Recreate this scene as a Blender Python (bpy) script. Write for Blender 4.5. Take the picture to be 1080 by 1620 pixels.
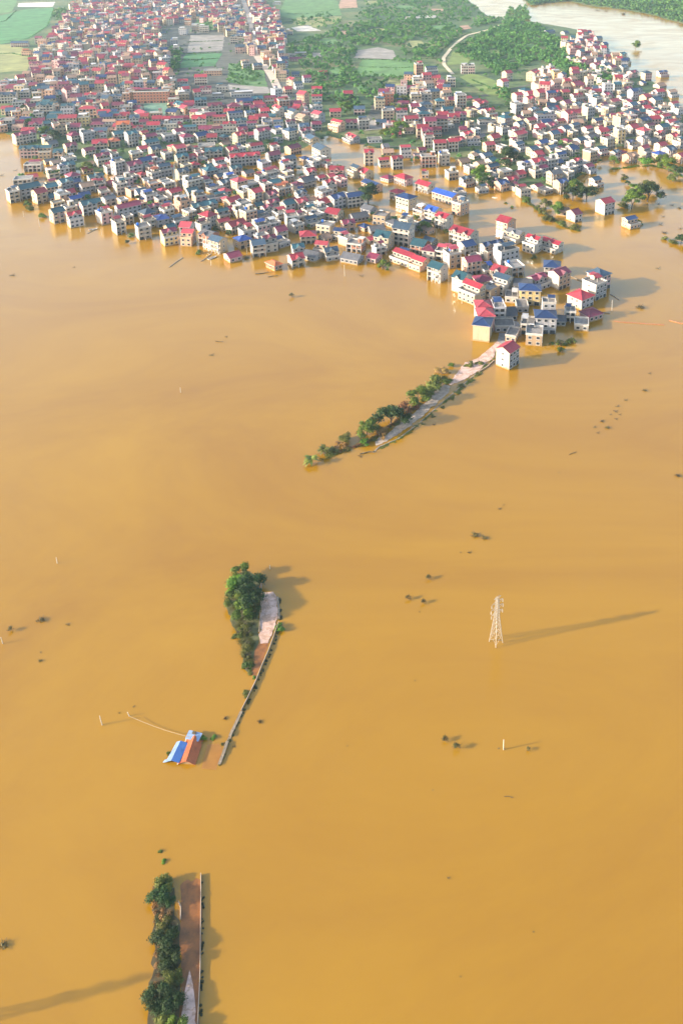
import bpy, math, random
import numpy as np
from mathutils import Vector, Matrix, noise as mnoise

R = math.radians
random.seed(7)
S = bpy.context.scene
for o in list(bpy.data.objects):
    bpy.data.objects.remove(o)
COL = S.collection

# ------------------------------------------------------------------ camera
CAM_H, PITCH, FPX, PX0, PY0 = 200.0, R(16.7), 1380.0, 650.0, 264.0
cam_data = bpy.data.cameras.new('camera')
cam = bpy.data.objects.new('camera', cam_data)
COL.objects.link(cam)
cam.location = (0, 0, CAM_H)
cam.rotation_euler = (math.pi / 2 - PITCH, 0, 0)
cam_data.sensor_fit = 'VERTICAL'
cam_data.sensor_height = 24.0
cam_data.sensor_width = 16.0
cam_data.lens = FPX / 1620.0 * 24.0
cam_data.shift_x = (540.0 - PX0) / 1620.0
cam_data.shift_y = -(810.0 - PY0) / 1620.0
cam_data.clip_start = 1.0
cam_data.clip_end = 20000.0
S.camera = cam

# ------------------------------------------------------------------ light
SUN_EL, SUN_BACK = R(17.5), R(13.0)      # the sun stands low, to the west and a little behind the camera
sun_dir = Vector((-math.cos(SUN_BACK) * math.cos(SUN_EL), -math.sin(SUN_BACK) * math.cos(SUN_EL), math.sin(SUN_EL)))
W = bpy.data.worlds.new('World')
S.world = W
W.use_nodes = True
wn = W.node_tree
wn.nodes.clear()
sky = wn.nodes.new('ShaderNodeTexSky')
sky.sky_type = 'NISHITA'
sky.sun_disc = False
sky.sun_elevation = SUN_EL
sky.sun_rotation = math.atan2(sun_dir.x, sun_dir.y)
sky.altitude = 200
sky.air_density = 1.15
sky.dust_density = 2.5
sky.ozone_density = 1.0
bg = wn.nodes.new('ShaderNodeBackground')
bg.inputs['Strength'].default_value = 0.15
wo = wn.nodes.new('ShaderNodeOutputWorld')
wn.links.new(sky.outputs[0], bg.inputs[0])
wn.links.new(bg.outputs[0], wo.inputs[0])

sl = bpy.data.lights.new('sun', 'SUN')
sl.energy = 3.7
sl.angle = R(0.9)
sl.color = (1.0, 0.89, 0.74)
so = bpy.data.objects.new('sun', sl)
COL.objects.link(so)
so.location = sun_dir * 1000
so.rotation_euler = (-sun_dir).to_track_quat('-Z', 'Y').to_euler()

S.view_settings.view_transform = 'Standard'
S.view_settings.look = 'None'
S.view_settings.gamma = 1.0
S.view_settings.use_curve_mapping = False
S.view_settings.exposure = 1.8
S.render.engine = 'CYCLES'
S.cycles.max_bounces = 6
S.cycles.diffuse_bounces = 3
S.cycles.glossy_bounces = 3
S.cycles.volume_bounces = 1
S.cycles.use_denoising = True
HAZE_DENSITY = 0.00006

# ------------------------------------------------------------------ helpers
SP, CP = math.sin(PITCH), math.cos(PITCH)
def at(px, py, z=0.0):
    """the point at height z seen at photo pixel (px, py)"""
    u, v = (px - PX0) / FPX, -(py - PY0) / FPX
    d = (u, v * SP + CP, v * CP - SP)
    t = (CAM_H - z) / -d[2]
    return Vector((d[0] * t, d[1] * t, z))
def to_px(p):
    dx, dy, dz = p[0], p[1], p[2] - CAM_H
    zc = dy * CP - dz * SP
    yc = dy * SP + dz * CP
    return PX0 + FPX * dx / zc, PY0 - FPX * yc / zc
def scale_at(py):
    """photo pixels per metre across the view on the water at this row"""
    return CP * (py - (PY0 - FPX * math.tan(PITCH))) / CAM_H

def tag(o, label=None, cat=None, group=None, kind=None):
    if label: o['label'] = label
    if cat: o['category'] = cat
    if group: o['group'] = group
    if kind: o['kind'] = kind
    return o
def empty(name, loc, rz=0.0):
    o = bpy.data.objects.new(name, None)
    COL.objects.link(o)
    o.location = loc
    o.rotation_euler = (0, 0, rz)
    o.empty_display_size = 0.5
    return o
def link(name, me, parent=None, loc=None, rz=None):
    o = bpy.data.objects.new(name, me)
    COL.objects.link(o)
    if parent: o.parent = parent
    if loc is not None: o.location = loc
    if rz is not None: o.rotation_euler = (0, 0, rz)
    return o

class MB:
    """collects faces, then links them as ONE mesh object"""
    def __init__(s): s.v, s.f, s.m = [], [], []
    def poly(s, pts, m=0):
        n = len(s.v)
        s.v.extend([tuple(p) for p in pts]); s.f.append(tuple(range(n, n + len(pts)))); s.m.append(m)
    def box(s, x0, x1, y0, y1, z0, z1, m=0, bottom=True):
        n = len(s.v)
        s.v += [(x0,y0,z0),(x1,y0,z0),(x1,y1,z0),(x0,y1,z0),(x0,y0,z1),(x1,y0,z1),(x1,y1,z1),(x0,y1,z1)]
        fs = [(0,1,5,4),(1,2,6,5),(2,3,7,6),(3,0,4,7),(4,5,6,7)] + ([(3,2,1,0)] if bottom else [])
        for f in fs: s.f.append(tuple(n + i for i in f)); s.m.append(m)
    def slab(s, top, th, m=0, m2=None):
        """a tilted sheet given by its top outline, th thick"""
        n, k = len(s.v), len(top)
        s.v += [tuple(p) for p in top] + [(p[0], p[1], p[2] - th) for p in top]
        s.f.append(tuple(n + i for i in range(k))); s.m.append(m)
        s.f.append(tuple(n + k + i for i in reversed(range(k)))); s.m.append(m if m2 is None else m2)
        for i in range(k):
            j = (i + 1) % k
            s.f.append((n + i, n + k + i, n + k + j, n + j)); s.m.append(m if m2 is None else m2)
    def bar(s, a, b, r, m=0, r2=None, sides=4):
        a, b = Vector(a), Vector(b)
        d = b - a
        if d.length < 1e-6: return
        d.normalize()
        u = d.cross(Vector((0, 0, 1)) if abs(d.z) < 0.95 else Vector((1, 0, 0))).normalized()
        w = d.cross(u)
        n = len(s.v)
        r2 = r if r2 is None else r2
        for c, rr in ((a, r), (b, r2)):
            for i in range(sides):
                t = 2 * math.pi * (i + 0.5) / sides
                s.v.append(tuple(c + u * (rr * math.cos(t)) + w * (rr * math.sin(t))))
        for i in range(sides):
            j = (i + 1) % sides
            s.f.append((n + i, n + j, n + sides + j, n + sides + i)); s.m.append(m)
        s.f.append(tuple(n + i for i in reversed(range(sides)))); s.m.append(m)
        s.f.append(tuple(n + sides + i for i in range(sides))); s.m.append(m)
    def tube(s, pts, r, m=0, r2=None, sides=5):
        k = len(pts) - 1
        for i in range(k):
            ra = r if r2 is None else r + (r2 - r) * i / k
            rb = r if r2 is None else r + (r2 - r) * (i + 1) / k
            s.bar(pts[i], pts[i + 1], ra, m, rb, sides)
    def mesh(s, name, mats):
        me = bpy.data.meshes.new(name)
        me.from_pydata(s.v, [], s.f)
        for m in mats: me.materials.append(m)
        if len(mats) > 1: me.polygons.foreach_set('material_index', s.m)
        me.update()
        return me
    def build(s, name, mats, parent=None, loc=None, rz=None):
        if not isinstance(mats, (list, tuple)): mats = [mats]
        return link(name, s.mesh(name, mats), parent, loc, rz)

# ------------------------------------------------------------------ materials
def nodes_of(m):
    m.use_nodes = True
    nt = m.node_tree
    nt.nodes.clear()
    out = nt.nodes.new('ShaderNodeOutputMaterial')
    b = nt.nodes.new('ShaderNodeBsdfPrincipled')
    nt.links.new(b.outputs[0], out.inputs[0])
    return nt, b
def N(nt, t, **kw):
    n = nt.nodes.new(t)
    for k, v in kw.items():
        if k in n.inputs: n.inputs[k].default_value = v
        else: setattr(n, k, v)
    return n
def ramp(nt, stops):
    n = nt.nodes.new('ShaderNodeValToRGB')
    el = n.color_ramp.elements
    while len(el) < len(stops): el.new(0.5)
    for e, (p, c) in zip(el, stops):
        e.position = p; e.color = (*c, 1) if len(c) == 3 else c
    return n
def mul(c, k): return tuple(min(1.0, x * k) for x in c)

def mottled(name, col, scale=0.5, lo=0.72, hi=1.15, rough=0.85, rnd=0.25, bump=0.0, coords='Object', tint=None, detail=5.0):
    """one base colour broken by two scales of noise and a slight change from object to object"""
    m = bpy.data.materials.new(name)
    nt, b = nodes_of(m)
    tc = N(nt, 'ShaderNodeTexCoord')
    n1 = N(nt, 'ShaderNodeTexNoise', Scale=scale, Detail=detail, Roughness=0.65)
    nt.links.new(tc.outputs[coords], n1.inputs['Vector'])
    r = ramp(nt, [(0.3, mul(tint or col, lo)), (0.55, col), (0.75, mul(col, hi))])
    nt.links.new(n1.outputs[0], r.inputs[0])
    oi = N(nt, 'ShaderNodeObjectInfo')
    mr = N(nt, 'ShaderNodeMapRange')
    mr.inputs['To Min'].default_value = 1 - rnd; mr.inputs['To Max'].default_value = 1 + rnd * 0.6
    nt.links.new(oi.outputs['Random'], mr.inputs[0])
    hs = N(nt, 'ShaderNodeHueSaturation')
    nt.links.new(mr.outputs[0], hs.inputs['Value'])
    nt.links.new(r.outputs[0], hs.inputs['Color'])
    nt.links.new(hs.outputs[0], b.inputs['Base Color'])
    b.inputs['Roughness'].default_value = rough
    if bump:
        bp = N(nt, 'ShaderNodeBump', Strength=bump, Distance=0.1)
        nt.links.new(n1.outputs[0], bp.inputs['Height'])
        nt.links.new(bp.outputs[0], b.inputs['Normal'])
    return m

def wall_mat(name, col):
    """painted render with rain streaks and the flood's mud line at the foot"""
    m = bpy.data.materials.new(name)
    nt, b = nodes_of(m)
    tc = N(nt, 'ShaderNodeTexCoord')
    mp = N(nt, 'ShaderNodeMapping'); mp.inputs['Scale'].default_value = (0.9, 0.9, 0.12)
    nt.links.new(tc.outputs['Object'], mp.inputs[0])
    n1 = N(nt, 'ShaderNodeTexNoise', Scale=1.3, Detail=4.0, Roughness=0.7)
    nt.links.new(mp.outputs[0], n1.inputs['Vector'])
    r = ramp(nt, [(0.28, mul(col, 0.62)), (0.5, mul(col, 0.95)), (0.72, col)])
    nt.links.new(n1.outputs[0], r.inputs[0])
    ge = N(nt, 'ShaderNodeNewGeometry')
    sx = N(nt, 'ShaderNodeSeparateXYZ'); nt.links.new(ge.outputs['Position'], sx.inputs[0])
    n2 = N(nt, 'ShaderNodeTexNoise', Scale=0.6, Detail=2.0); nt.links.new(ge.outputs['Position'], n2.inputs['Vector'])
    ad = N(nt, 'ShaderNodeMath', operation='MULTIPLY_ADD'); ad.inputs[1].default_value = -1.2
    nt.links.new(n2.outputs[0], ad.inputs[0]); nt.links.new(sx.outputs[2], ad.inputs[2])
    mr = N(nt, 'ShaderNodeMapRange'); mr.inputs['From Min'].default_value = -0.1; mr.inputs['From Max'].default_value = 0.35
    nt.links.new(ad.outputs[0], mr.inputs[0])
    mx = N(nt, 'ShaderNodeMix', data_type='RGBA')
    mx.inputs[6].default_value = (0.30, 0.19, 0.08, 1)
    nt.links.new(mr.outputs[0], mx.inputs[0]); nt.links.new(r.outputs[0], mx.inputs[7])
    oi = N(nt, 'ShaderNodeObjectInfo')
    m2 = N(nt, 'ShaderNodeMapRange'); m2.inputs['To Min'].default_value = 0.82; m2.inputs['To Max'].default_value = 1.08
    nt.links.new(oi.outputs['Random'], m2.inputs[0])
    hs = N(nt, 'ShaderNodeHueSaturation')
    nt.links.new(m2.outputs[0], hs.inputs['Value']); nt.links.new(mx.outputs[2], hs.inputs['Color'])
    nt.links.new(hs.outputs[0], b.inputs['Base Color'])
    b.inputs['Roughness'].default_value = 0.8
    return m

def roof_mat(name, col, rough=0.55):
    """tile or profiled sheet: courses as relief, sun-bleached and dirty patches"""
    m = bpy.data.materials.new(name)
    nt, b = nodes_of(m)
    tc = N(nt, 'ShaderNodeTexCoord')
    n1 = N(nt, 'ShaderNodeTexNoise', Scale=0.55, Detail=6.0, Roughness=0.7)
    nt.links.new(tc.outputs['Object'], n1.inputs['Vector'])
    r = ramp(nt, [(0.27, mul(col, 0.42)), (0.47, mul(col, .9)), (0.6, col), (0.8, tuple(min(1, c * 1.05 + 0.05) for c in col))])
    nt.links.new(n1.outputs[0], r.inputs[0])
    oi = N(nt, 'ShaderNodeObjectInfo')
    m2 = N(nt, 'ShaderNodeMapRange'); m2.inputs['To Min'].default_value = 0.7; m2.inputs['To Max'].default_value = 1.25
    nt.links.new(oi.outputs['Random'], m2.inputs[0])
    hs = N(nt, 'ShaderNodeHueSaturation')
    nt.links.new(m2.outputs[0], hs.inputs['Value']); nt.links.new(r.outputs[0], hs.inputs['Color'])
    nt.links.new(hs.outputs[0], b.inputs['Base Color'])
    wv = N(nt, 'ShaderNodeTexWave', Scale=1.1, Distortion=0.3); wv.bands_direction = 'X'
    nt.links.new(tc.outputs['Object'], wv.inputs['Vector'])
    bp = N(nt, 'ShaderNodeBump', Strength=0.5, Distance=0.12)
    nt.links.new(wv.outputs[0], bp.inputs['Height']); nt.links.new(bp.outputs[0], b.inputs['Normal'])
    b.inputs['Roughness'].default_value = rough
    return m

WALL = {k: wall_mat('wall_' + n, c) for k, n, c in (
    ('w', 'white', (0.45, 0.385, 0.315)), ('c', 'cream', (0.43, 0.335, 0.22)), ('p', 'peach', (0.54, 0.31, 0.20)),
    ('k', 'pink', (0.50, 0.29, 0.27)), ('y', 'yellow', (0.60, 0.43, 0.19)), ('g', 'grey', (0.26, 0.25, 0.26)),
    ('l', 'pale_grey', (0.40, 0.375, 0.385)), ('b', 'brick', (0.33, 0.125, 0.075)), ('t', 'tan', (0.36, 0.25, 0.155)))}
WALLNAME = {'w': 'white', 'c': 'cream', 'p': 'peach', 'k': 'pink', 'y': 'yellow', 'g': 'grey', 'l': 'pale grey', 'b': 'brick red', 't': 'tan'}
ROOF = {k: roof_mat('roof_' + n, c, rg) for k, n, c, rg in (
    ('r', 'crimson', (0.27, 0.016, 0.030), 0.5), ('m', 'maroon', (0.15, 0.014, 0.040), 0.5), ('k', 'rose', (0.34, 0.038, 0.055), 0.5),
    ('o', 'orange', (0.40, 0.09, 0.025), 0.6), ('t', 'teal', (0.014, 0.068, 0.09), 0.5), ('n', 'navy', (0.010, 0.028, 0.095), 0.45),
    ('b', 'blue', (0.016, 0.055, 0.25), 0.45), ('s', 'slate', (0.030, 0.058, 0.095), 0.55), ('d', 'dark', (0.075, 0.075, 0.085), 0.7),
    ('g', 'concrete', (0.28, 0.27, 0.25), 0.9), ('w', 'pale', (0.42, 0.41, 0.41), 0.7), ('u', 'brown', (0.26, 0.16, 0.11), 0.8))}
ROOFNAME = {'r': 'crimson', 'm': 'maroon', 'k': 'rose red', 'o': 'orange', 't': 'teal', 'n': 'navy', 'b': 'bright blue', 's': 'slate blue',
            'd': 'dark grey', 'g': 'concrete grey', 'w': 'pale', 'u': 'brown'}
M_GLASS = mottled('window_glass', (0.035, 0.04, 0.05), 0.4, 0.5, 1.6, 0.12, 0.4)
M_FRAME = mottled('window_frame', (0.55, 0.54, 0.52), 1.0, 0.8, 1.1, 0.6)
M_TRIM = mottled('white_trim', (0.44, 0.40, 0.36), 0.8, 0.75, 1.05, 0.75)
M_DECK = mottled('roof_terrace', (0.20, 0.18, 0.165), 0.5, 0.5, 1.4, 0.9)
M_TANKB = mottled('blue_plastic', (0.03, 0.14, 0.50), 1.0, 0.8, 1.1, 0.35)
M_TANKS = mottled('steel_tank', (0.62, 0.62, 0.64), 1.0, 0.8, 1.1, 0.25)
M_CONC = mottled('pale_concrete', (0.58, 0.385, 0.31), 0.55, 0.62, 1.12, 0.9, 0.1, 0.25)
M_MUD = mottled('wet_mud_road', (0.24, 0.085, 0.014), 0.5, 0.5, 1.2, 0.45, 0.1)
M_STONE = mottled('roadside_stone', (0.22, 0.17, 0.12), 1.2, 0.5, 1.5, 0.9, 0.1, 0.4)
M_WALLTOP = mottled('pale_coping', (0.40, 0.29, 0.20), 1.0, 0.7, 1.1, 0.8)
M_BARK = mottled('bark', (0.10, 0.07, 0.05), 2.0, 0.6, 1.3, 0.95)
M_WOOD = mottled('driftwood', (0.075, 0.055, 0.030), 2.0, 0.5, 1.4, 0.9)
M_POLE = mottled('concrete_pole', (0.46, 0.38, 0.28), 1.5, 0.8, 1.1, 0.8)
M_STEEL = mottled('pylon_steel', (0.32, 0.28, 0.23), 1.5, 0.85, 1.05, 0.55)
M_CABLE = mottled('cable', (0.30, 0.22, 0.13), 1.5, 0.85, 1.05, 0.6)
M_ORANGE = mottled('orange_boom', (0.42, 0.15, 0.06), 1.0, 0.7, 1.2, 0.6)
M_TARPB = roof_mat('blue_sheet', (0.045, 0.15, 0.44), 0.5)
M_TARPW = roof_mat('white_sheet', (0.24, 0.34, 0.52), 0.55)

def cracked(m, scale=.24, dark=.66):
    """broken concrete: a net of dark joints and cracks, mud caught in them"""
    nt = m.node_tree
    b = next(n for n in nt.nodes if n.type == 'BSDF_PRINCIPLED')
    src = b.inputs['Base Color'].links[0].from_socket
    ge = N(nt, 'ShaderNodeNewGeometry')
    nz = N(nt, 'ShaderNodeTexNoise', Scale=.8, Detail=4.0); nt.links.new(ge.outputs['Position'], nz.inputs['Vector'])
    ad = N(nt, 'ShaderNodeVectorMath', operation='MULTIPLY_ADD'); ad.inputs[1].default_value = (4.5, 4.5, 0)
    nt.links.new(nz.outputs['Color'], ad.inputs[0]); nt.links.new(ge.outputs['Position'], ad.inputs[2])
    v = N(nt, 'ShaderNodeTexVoronoi', Scale=scale); v.feature = 'DISTANCE_TO_EDGE'
    nt.links.new(ad.outputs[0], v.inputs['Vector'])
    r = ramp(nt, [(0.0, (dark, dark * .9, dark * .75)), (0.06, (.9, .88, .84)), (0.12, (1, 1, 1))])
    nt.links.new(v.outputs['Distance'], r.inputs[0])
    mx = N(nt, 'ShaderNodeMix', data_type='RGBA', blend_type='MULTIPLY'); mx.inputs[0].default_value = 1
    nt.links.new(src, mx.inputs[6]); nt.links.new(r.outputs[0], mx.inputs[7]); nt.links.new(mx.outputs[2], b.inputs['Base Color'])
cracked(M_CONC)
def leaf_mat(name, dark, light, scale=0.25):
    m = bpy.data.materials.new(name)
    nt, b = nodes_of(m)
    ge = N(nt, 'ShaderNodeNewGeometry')
    n1 = N(nt, 'ShaderNodeTexNoise', Scale=scale, Detail=5.0, Roughness=0.75)
    nt.links.new(ge.outputs['Position'], n1.inputs['Vector'])
    r = ramp(nt, [(0.3, dark), (0.68, light)])
    nt.links.new(n1.outputs[0], r.inputs[0])
    oi = N(nt, 'ShaderNodeObjectInfo')
    mr = N(nt, 'ShaderNodeMapRange'); mr.inputs['To Min'].default_value = 0.475; mr.inputs['To Max'].default_value = 0.525
    nt.links.new(oi.outputs['Random'], mr.inputs[0])
    m2 = N(nt, 'ShaderNodeMapRange'); m2.inputs['To Min'].default_value = 0.7; m2.inputs['To Max'].default_value = 1.3
    nt.links.new(oi.outputs['Random'], m2.inputs[0])
    hs = N(nt, 'ShaderNodeHueSaturation')
    nt.links.new(mr.outputs[0], hs.inputs['Hue']); nt.links.new(m2.outputs[0], hs.inputs['Value'])
    nt.links.new(r.outputs[0], hs.inputs['Color'])
    nt.links.new(hs.outputs[0], b.inputs['Base Color'])
    b.inputs['Roughness'].default_value = 0.65
    b.inputs['Specular IOR Level'].default_value = 0.25
    return m
M_LEAF = leaf_mat('leaves_green', (0.013, 0.040, 0.004), (0.110, 0.180, 0.011))
M_LEAFD = leaf_mat('leaves_deep_green', (0.006, 0.017, 0.003), (0.026, 0.055, 0.008))
M_LEAFY = leaf_mat('leaves_olive', (0.03, 0.040, 0.006), (0.125, 0.135, 0.018))
M_LEAFDRY = leaf_mat('leaves_dry', (0.09, 0.05, 0.016), (0.26, 0.13, 0.035))
M_LEAFFAR = leaf_mat('leaves_woods', (0.006, 0.042, 0.016), (0.100, 0.200, 0.034), 0.02)
M_MAT = leaf_mat('floating_weed', (0.035, 0.028, 0.010), (0.11, 0.085, 0.025), 0.8)
# ------------------------------------------------------------------ land and water
LAND_PX = [(-900, 165), (-250, 178), (-20, 200), (10, 214), (48, 232), (80, 262), (150, 275), (230, 262), (320, 250), (400, 246), (470, 240), (520, 214),
           (600, 236), (660, 236), (715, 250), (745, 285), (800, 300), (850, 302), (895, 296), (935, 268), (958, 240), (1010, 222), (1060, 226), (1085, 240), (1140, 230), (1090, 195), (1075, 178), (1062, 160), (1050, 138),
           (1010, 118), (985, 104), (962, 80), (935, 56), (912, 46), (880, 40), (838, 33), (800, 30), (775, 26), (762, 18), (748, 6), (735, -8),
           (725, -40), (720, -100), (-2600, -100)]
BANK_PX = [(838, 10), (862, 5), (900, 2), (930, 9), (985, 15), (1035, 25), (1085, 40), (1250, 58), (1700, 60), (2600, -90), (830, -104), (824, -40), (826, -5)]
def poly_world(px): return np.array([at(x, y)[:2] for x, y in px])
def inside_dist(P, pts):
    """signed distance to a closed outline, positive inside"""
    x, y = pts[:, 0], pts[:, 1]
    n = len(P)
    best = np.full(len(pts), 1e18)
    ins = np.zeros(len(pts), bool)
    for i in range(n):
        a, b = P[i], P[(i + 1) % n]
        d = b - a
        t = np.clip(((x - a[0]) * d[0] + (y - a[1]) * d[1]) / (d @ d), 0, 1)
        best = np.minimum(best, (x - a[0] - t * d[0]) ** 2 + (y - a[1] - t * d[1]) ** 2)
        if a[1] != b[1]:
            c = ((a[1] > y) != (b[1] > y)) & (x < (b[0] - a[0]) * (y - a[1]) / (b[1] - a[1]) + a[0])
            ins ^= c
    return np.where(ins, 1, -1) * np.sqrt(best)
LAND, BANK = poly_world(LAND_PX), poly_world(BANK_PX)
def ground_z(pts):
    pts = np.atleast_2d(np.asarray(pts, float))[:, :2]
    d1 = inside_dist(LAND, pts); d2 = inside_dist(BANK, pts)
    rip = 0.35 * np.sin(pts[:, 0] / 21.0) * np.sin(pts[:, 1] / 33.0)
    z1 = np.where(d1 > 0, 1.3 * np.clip(d1 / 30, 0, 1), 2.2 * np.clip(d1 / 30, -1, 0)) + rip * np.clip(d1 / 20, -1, 1) * (d1 < 60)
    hill = 75 * (1 - np.exp(-np.clip(d2 - 10, 0, None) / 260)) * (0.8 + 0.2 * np.sin(pts[:, 0] / 130.0 + 1))
    z2 = np.where(d2 > 0, 1.3 * np.clip(d2 / 30, 0, 1) + hill, 2.2 * np.clip(d2 / 30, -1, 0))
    return np.maximum(z1, z2)
def gz(x, y): return float(ground_z([(x, y)])[0])

xs = np.concatenate([np.linspace(-6000, -1500, 12)[:-1], np.arange(-1500, 1800, 15.0), np.linspace(1800, 6000, 12)])
ys = np.concatenate([np.linspace(-600, 300, 8)[:-1], np.arange(300, 1200, 10.0), np.arange(1200, 3600, 30.0), np.linspace(3600, 12000, 14)])
GX, GY = np.meshgrid(xs, ys)
pts = np.stack([GX.ravel(), GY.ravel()], 1)
GZ = ground_z(pts)
nx, ny = len(xs), len(ys)
idx = np.arange(nx * ny).reshape(ny, nx)
quads = np.stack([idx[:-1, :-1], idx[:-1, 1:], idx[1:, 1:], idx[1:, :-1]], -1).reshape(-1, 4)
def np_mesh(name, verts, quads):
    me = bpy.data.meshes.new(name)
    me.vertices.add(len(verts)); me.vertices.foreach_set('co', np.asarray(verts, np.float32).ravel())
    k = quads.shape[1]
    me.loops.add(quads.size); me.loops.foreach_set('vertex_index', quads.astype(np.int32).ravel())
    me.polygons.add(len(quads)); me.polygons.foreach_set('loop_start', np.arange(0, quads.size, k, dtype=np.int32))
    me.polygons.foreach_set('loop_total', np.full(len(quads), k, np.int32))
    me.update(calc_edges=True)
    return me

mg = bpy.data.materials.new('ground_earth')
nt, b = nodes_of(mg)
ge = N(nt, 'ShaderNodeNewGeometry')
n1 = N(nt, 'ShaderNodeTexNoise', Scale=0.012, Detail=6.0, Roughness=0.6); nt.links.new(ge.outputs['Position'], n1.inputs['Vector'])
n2 = N(nt, 'ShaderNodeTexNoise', Scale=0.12, Detail=5.0, Roughness=0.7); nt.links.new(ge.outputs['Position'], n2.inputs['Vector'])
r1 = ramp(nt, [(0.36, (0.03, 0.075, 0.020)), (0.5, (0.070, 0.115, 0.028)), (0.62, (0.125, 0.135, 0.045)), (0.75, (0.24, 0.18, 0.10))])
nt.links.new(n1.outputs[0], r1.inputs[0])
r2 = ramp(nt, [(0.3, (0.45, 0.45, 0.45)), (0.7, (1.15, 1.15, 1.15))]); nt.links.new(n2.outputs[0], r2.inputs[0])
mx = N(nt, 'ShaderNodeMix', data_type='RGBA', blend_type='MULTIPLY'); mx.inputs[0].default_value = 1
nt.links.new(r1.outputs[0], mx.inputs[6]); nt.links.new(r2.outputs[0], mx.inputs[7])
nt.links.new(mx.outputs[2], b.inputs['Base Color'])
b.inputs['Roughness'].default_value = 0.95
me = np_mesh('ground', np.stack([pts[:, 0], pts[:, 1], GZ], 1), quads)
me.materials.append(mg)
me.polygons.foreach_set('use_smooth', np.ones(len(quads), bool))
tag(link('ground', me), 'green and brown land behind the flooded town', kind='structure')

# muddy flood water: silt gives it its own colour, the surface mirrors what stands in it
mw = bpy.data.materials.new('flood_water')
nt, b = nodes_of(mw)
ge = N(nt, 'ShaderNodeNewGeometry')
mp = N(nt, 'ShaderNodeMapping'); mp.inputs['Scale'].default_value = (0.006, 0.011, 0.01)
nt.links.new(ge.outputs['Position'], mp.inputs[0])
n1 = N(nt, 'ShaderNodeTexNoise', Scale=1.0, Detail=8.0, Roughness=0.68, Distortion=1.2); nt.links.new(mp.outputs[0], n1.inputs['Vector'])
r1 = ramp(nt, [(0.28, (0.236, 0.106, 0.0002)), (0.5, (0.272, 0.131, 0.0003)), (0.72, (0.306, 0.153, 0.0006))])
nt.links.new(n1.outputs[0], r1.inputs[0])
nt.links.new(r1.outputs[0], b.inputs['Base Color'])
mr = N(nt, 'ShaderNodeMapRange'); mr.inputs['From Min'].default_value = 0.3; mr.inputs['From Max'].default_value = 0.7
mr.inputs['To Min'].default_value = 0.12; mr.inputs['To Max'].default_value = 0.27
n3 = N(nt, 'ShaderNodeTexNoise', Scale=2.3, Detail=4.0, Distortion=1.5); nt.links.new(mp.outputs[0], n3.inputs['Vector'])
nt.links.new(n3.outputs[0], mr.inputs[0]); nt.links.new(mr.outputs[0], b.inputs['Roughness'])
b.inputs['IOR'].default_value = 1.62    # silt and oil film: a stronger mirror than clean water
mp2 = N(nt, 'ShaderNodeMapping'); mp2.inputs['Scale'].default_value = (0.5, 1.0, 1.0)
nt.links.new(ge.outputs['Position'], mp2.inputs[0])
n2 = N(nt, 'ShaderNodeTexNoise', Scale=0.5, Detail=4.0, Roughness=0.55); nt.links.new(mp2.outputs[0], n2.inputs['Vector'])
bp = N(nt, 'ShaderNodeBump', Strength=0.06, Distance=0.25)
nt.links.new(n2.outputs[0], bp.inputs['Height']); nt.links.new(bp.outputs[0], b.inputs['Normal'])
wm = MB()
wm.poly([(-6000, -600, 0), (6000, -600, 0), (6000, 12000, 0), (-6000, 12000, 0)])
tag(wm.build('water', mw), 'wide brown flood water around the town', kind='structure')

# air
mh = bpy.data.materials.new('haze')
mh.use_nodes = True
nt = mh.node_tree; nt.nodes.clear()
ou = nt.nodes.new('ShaderNodeOutputMaterial'); vo = nt.nodes.new('ShaderNodeVolumePrincipled')
vo.inputs['Color'].default_value = (0.60, 0.83, 1.0, 1)
vo.inputs['Density'].default_value = HAZE_DENSITY
vo.inputs['Anisotropy'].default_value = 0.2
nt.links.new(vo.outputs[0], ou.inputs['Volume'])
hm = MB()
hm.box(-6200, 6200, -800, 12200, -4.0, 212.0)
tag(hm.build('haze', mh), 'pale haze lying over the far town', kind='stuff')

# fields, roads and open yards of the dry part: thin sheets that follow the ground
NSHEET = [0]
def sheet(name, pxs, mat, label, lift=0.12, cat=None, kind='structure', zfix=None, sub=6.0):
    """a flat patch with ragged edge, cut from photo outline corners"""
    NSHEET[0] += 1; lift += 0.006 * NSHEET[0]
    P = [at(x, y, 1.3) for x, y in pxs]
    out = []
    for i in range(len(P)):
        a, c = P[i], P[(i + 1) % len(P)]
        k = max(1, int((c - a).length / sub))
        for j in range(k):
            q = a.lerp(c, j / k)
            w = 0.0 if j == 0 else min(1.2, (c - a).length * 0.03)
            q = q + Vector((random.uniform(-w, w), random.uniform(-w, w), 0))
            out.append(q)
    from mathutils.geometry import tessellate_polygon
    tri = tessellate_polygon([out])
    m = MB()
    zz = ground_z([(p.x, p.y) for p in out])
    m.v = [(p.x, p.y, (max(z, 0.05) if zfix is None else zfix) + lift) for p, z in zip(out, zz)]
    for t in tri:
        a, c, d = (Vector(m.v[i]) for i in t)
        m.f.append(tuple(t) if (c - a).cross(d - a).z > 0 else tuple(reversed(t))); m.m.append(0)
    return tag(m.build(name, mat), label, cat, kind=kind)
def field_mat(name, c, scale=0.05, rows=0.0):
    return mottled(name, c, scale, 0.6, 1.35, 0.95, 0.1, 0.0, 'Object')
F_GREEN = field_mat('paddy_green', (0.045, 0.155, 0.045))
F_GREEN2 = field_mat('meadow_green', (0.08, 0.17, 0.045))
F_BRIGHT = field_mat('bright_grass', (0.13, 0.175, 0.035))
F_YELLOW = field_mat('dry_grass', (0.22, 0.22, 0.075))
F_SOIL = field_mat('bare_soil', (0.33, 0.19, 0.12))
F_PADDY = field_mat('drained_paddy', (0.24, 0.21, 0.18))
F_PALE = field_mat('pale_ground', (0.48, 0.43, 0.37))
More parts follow.
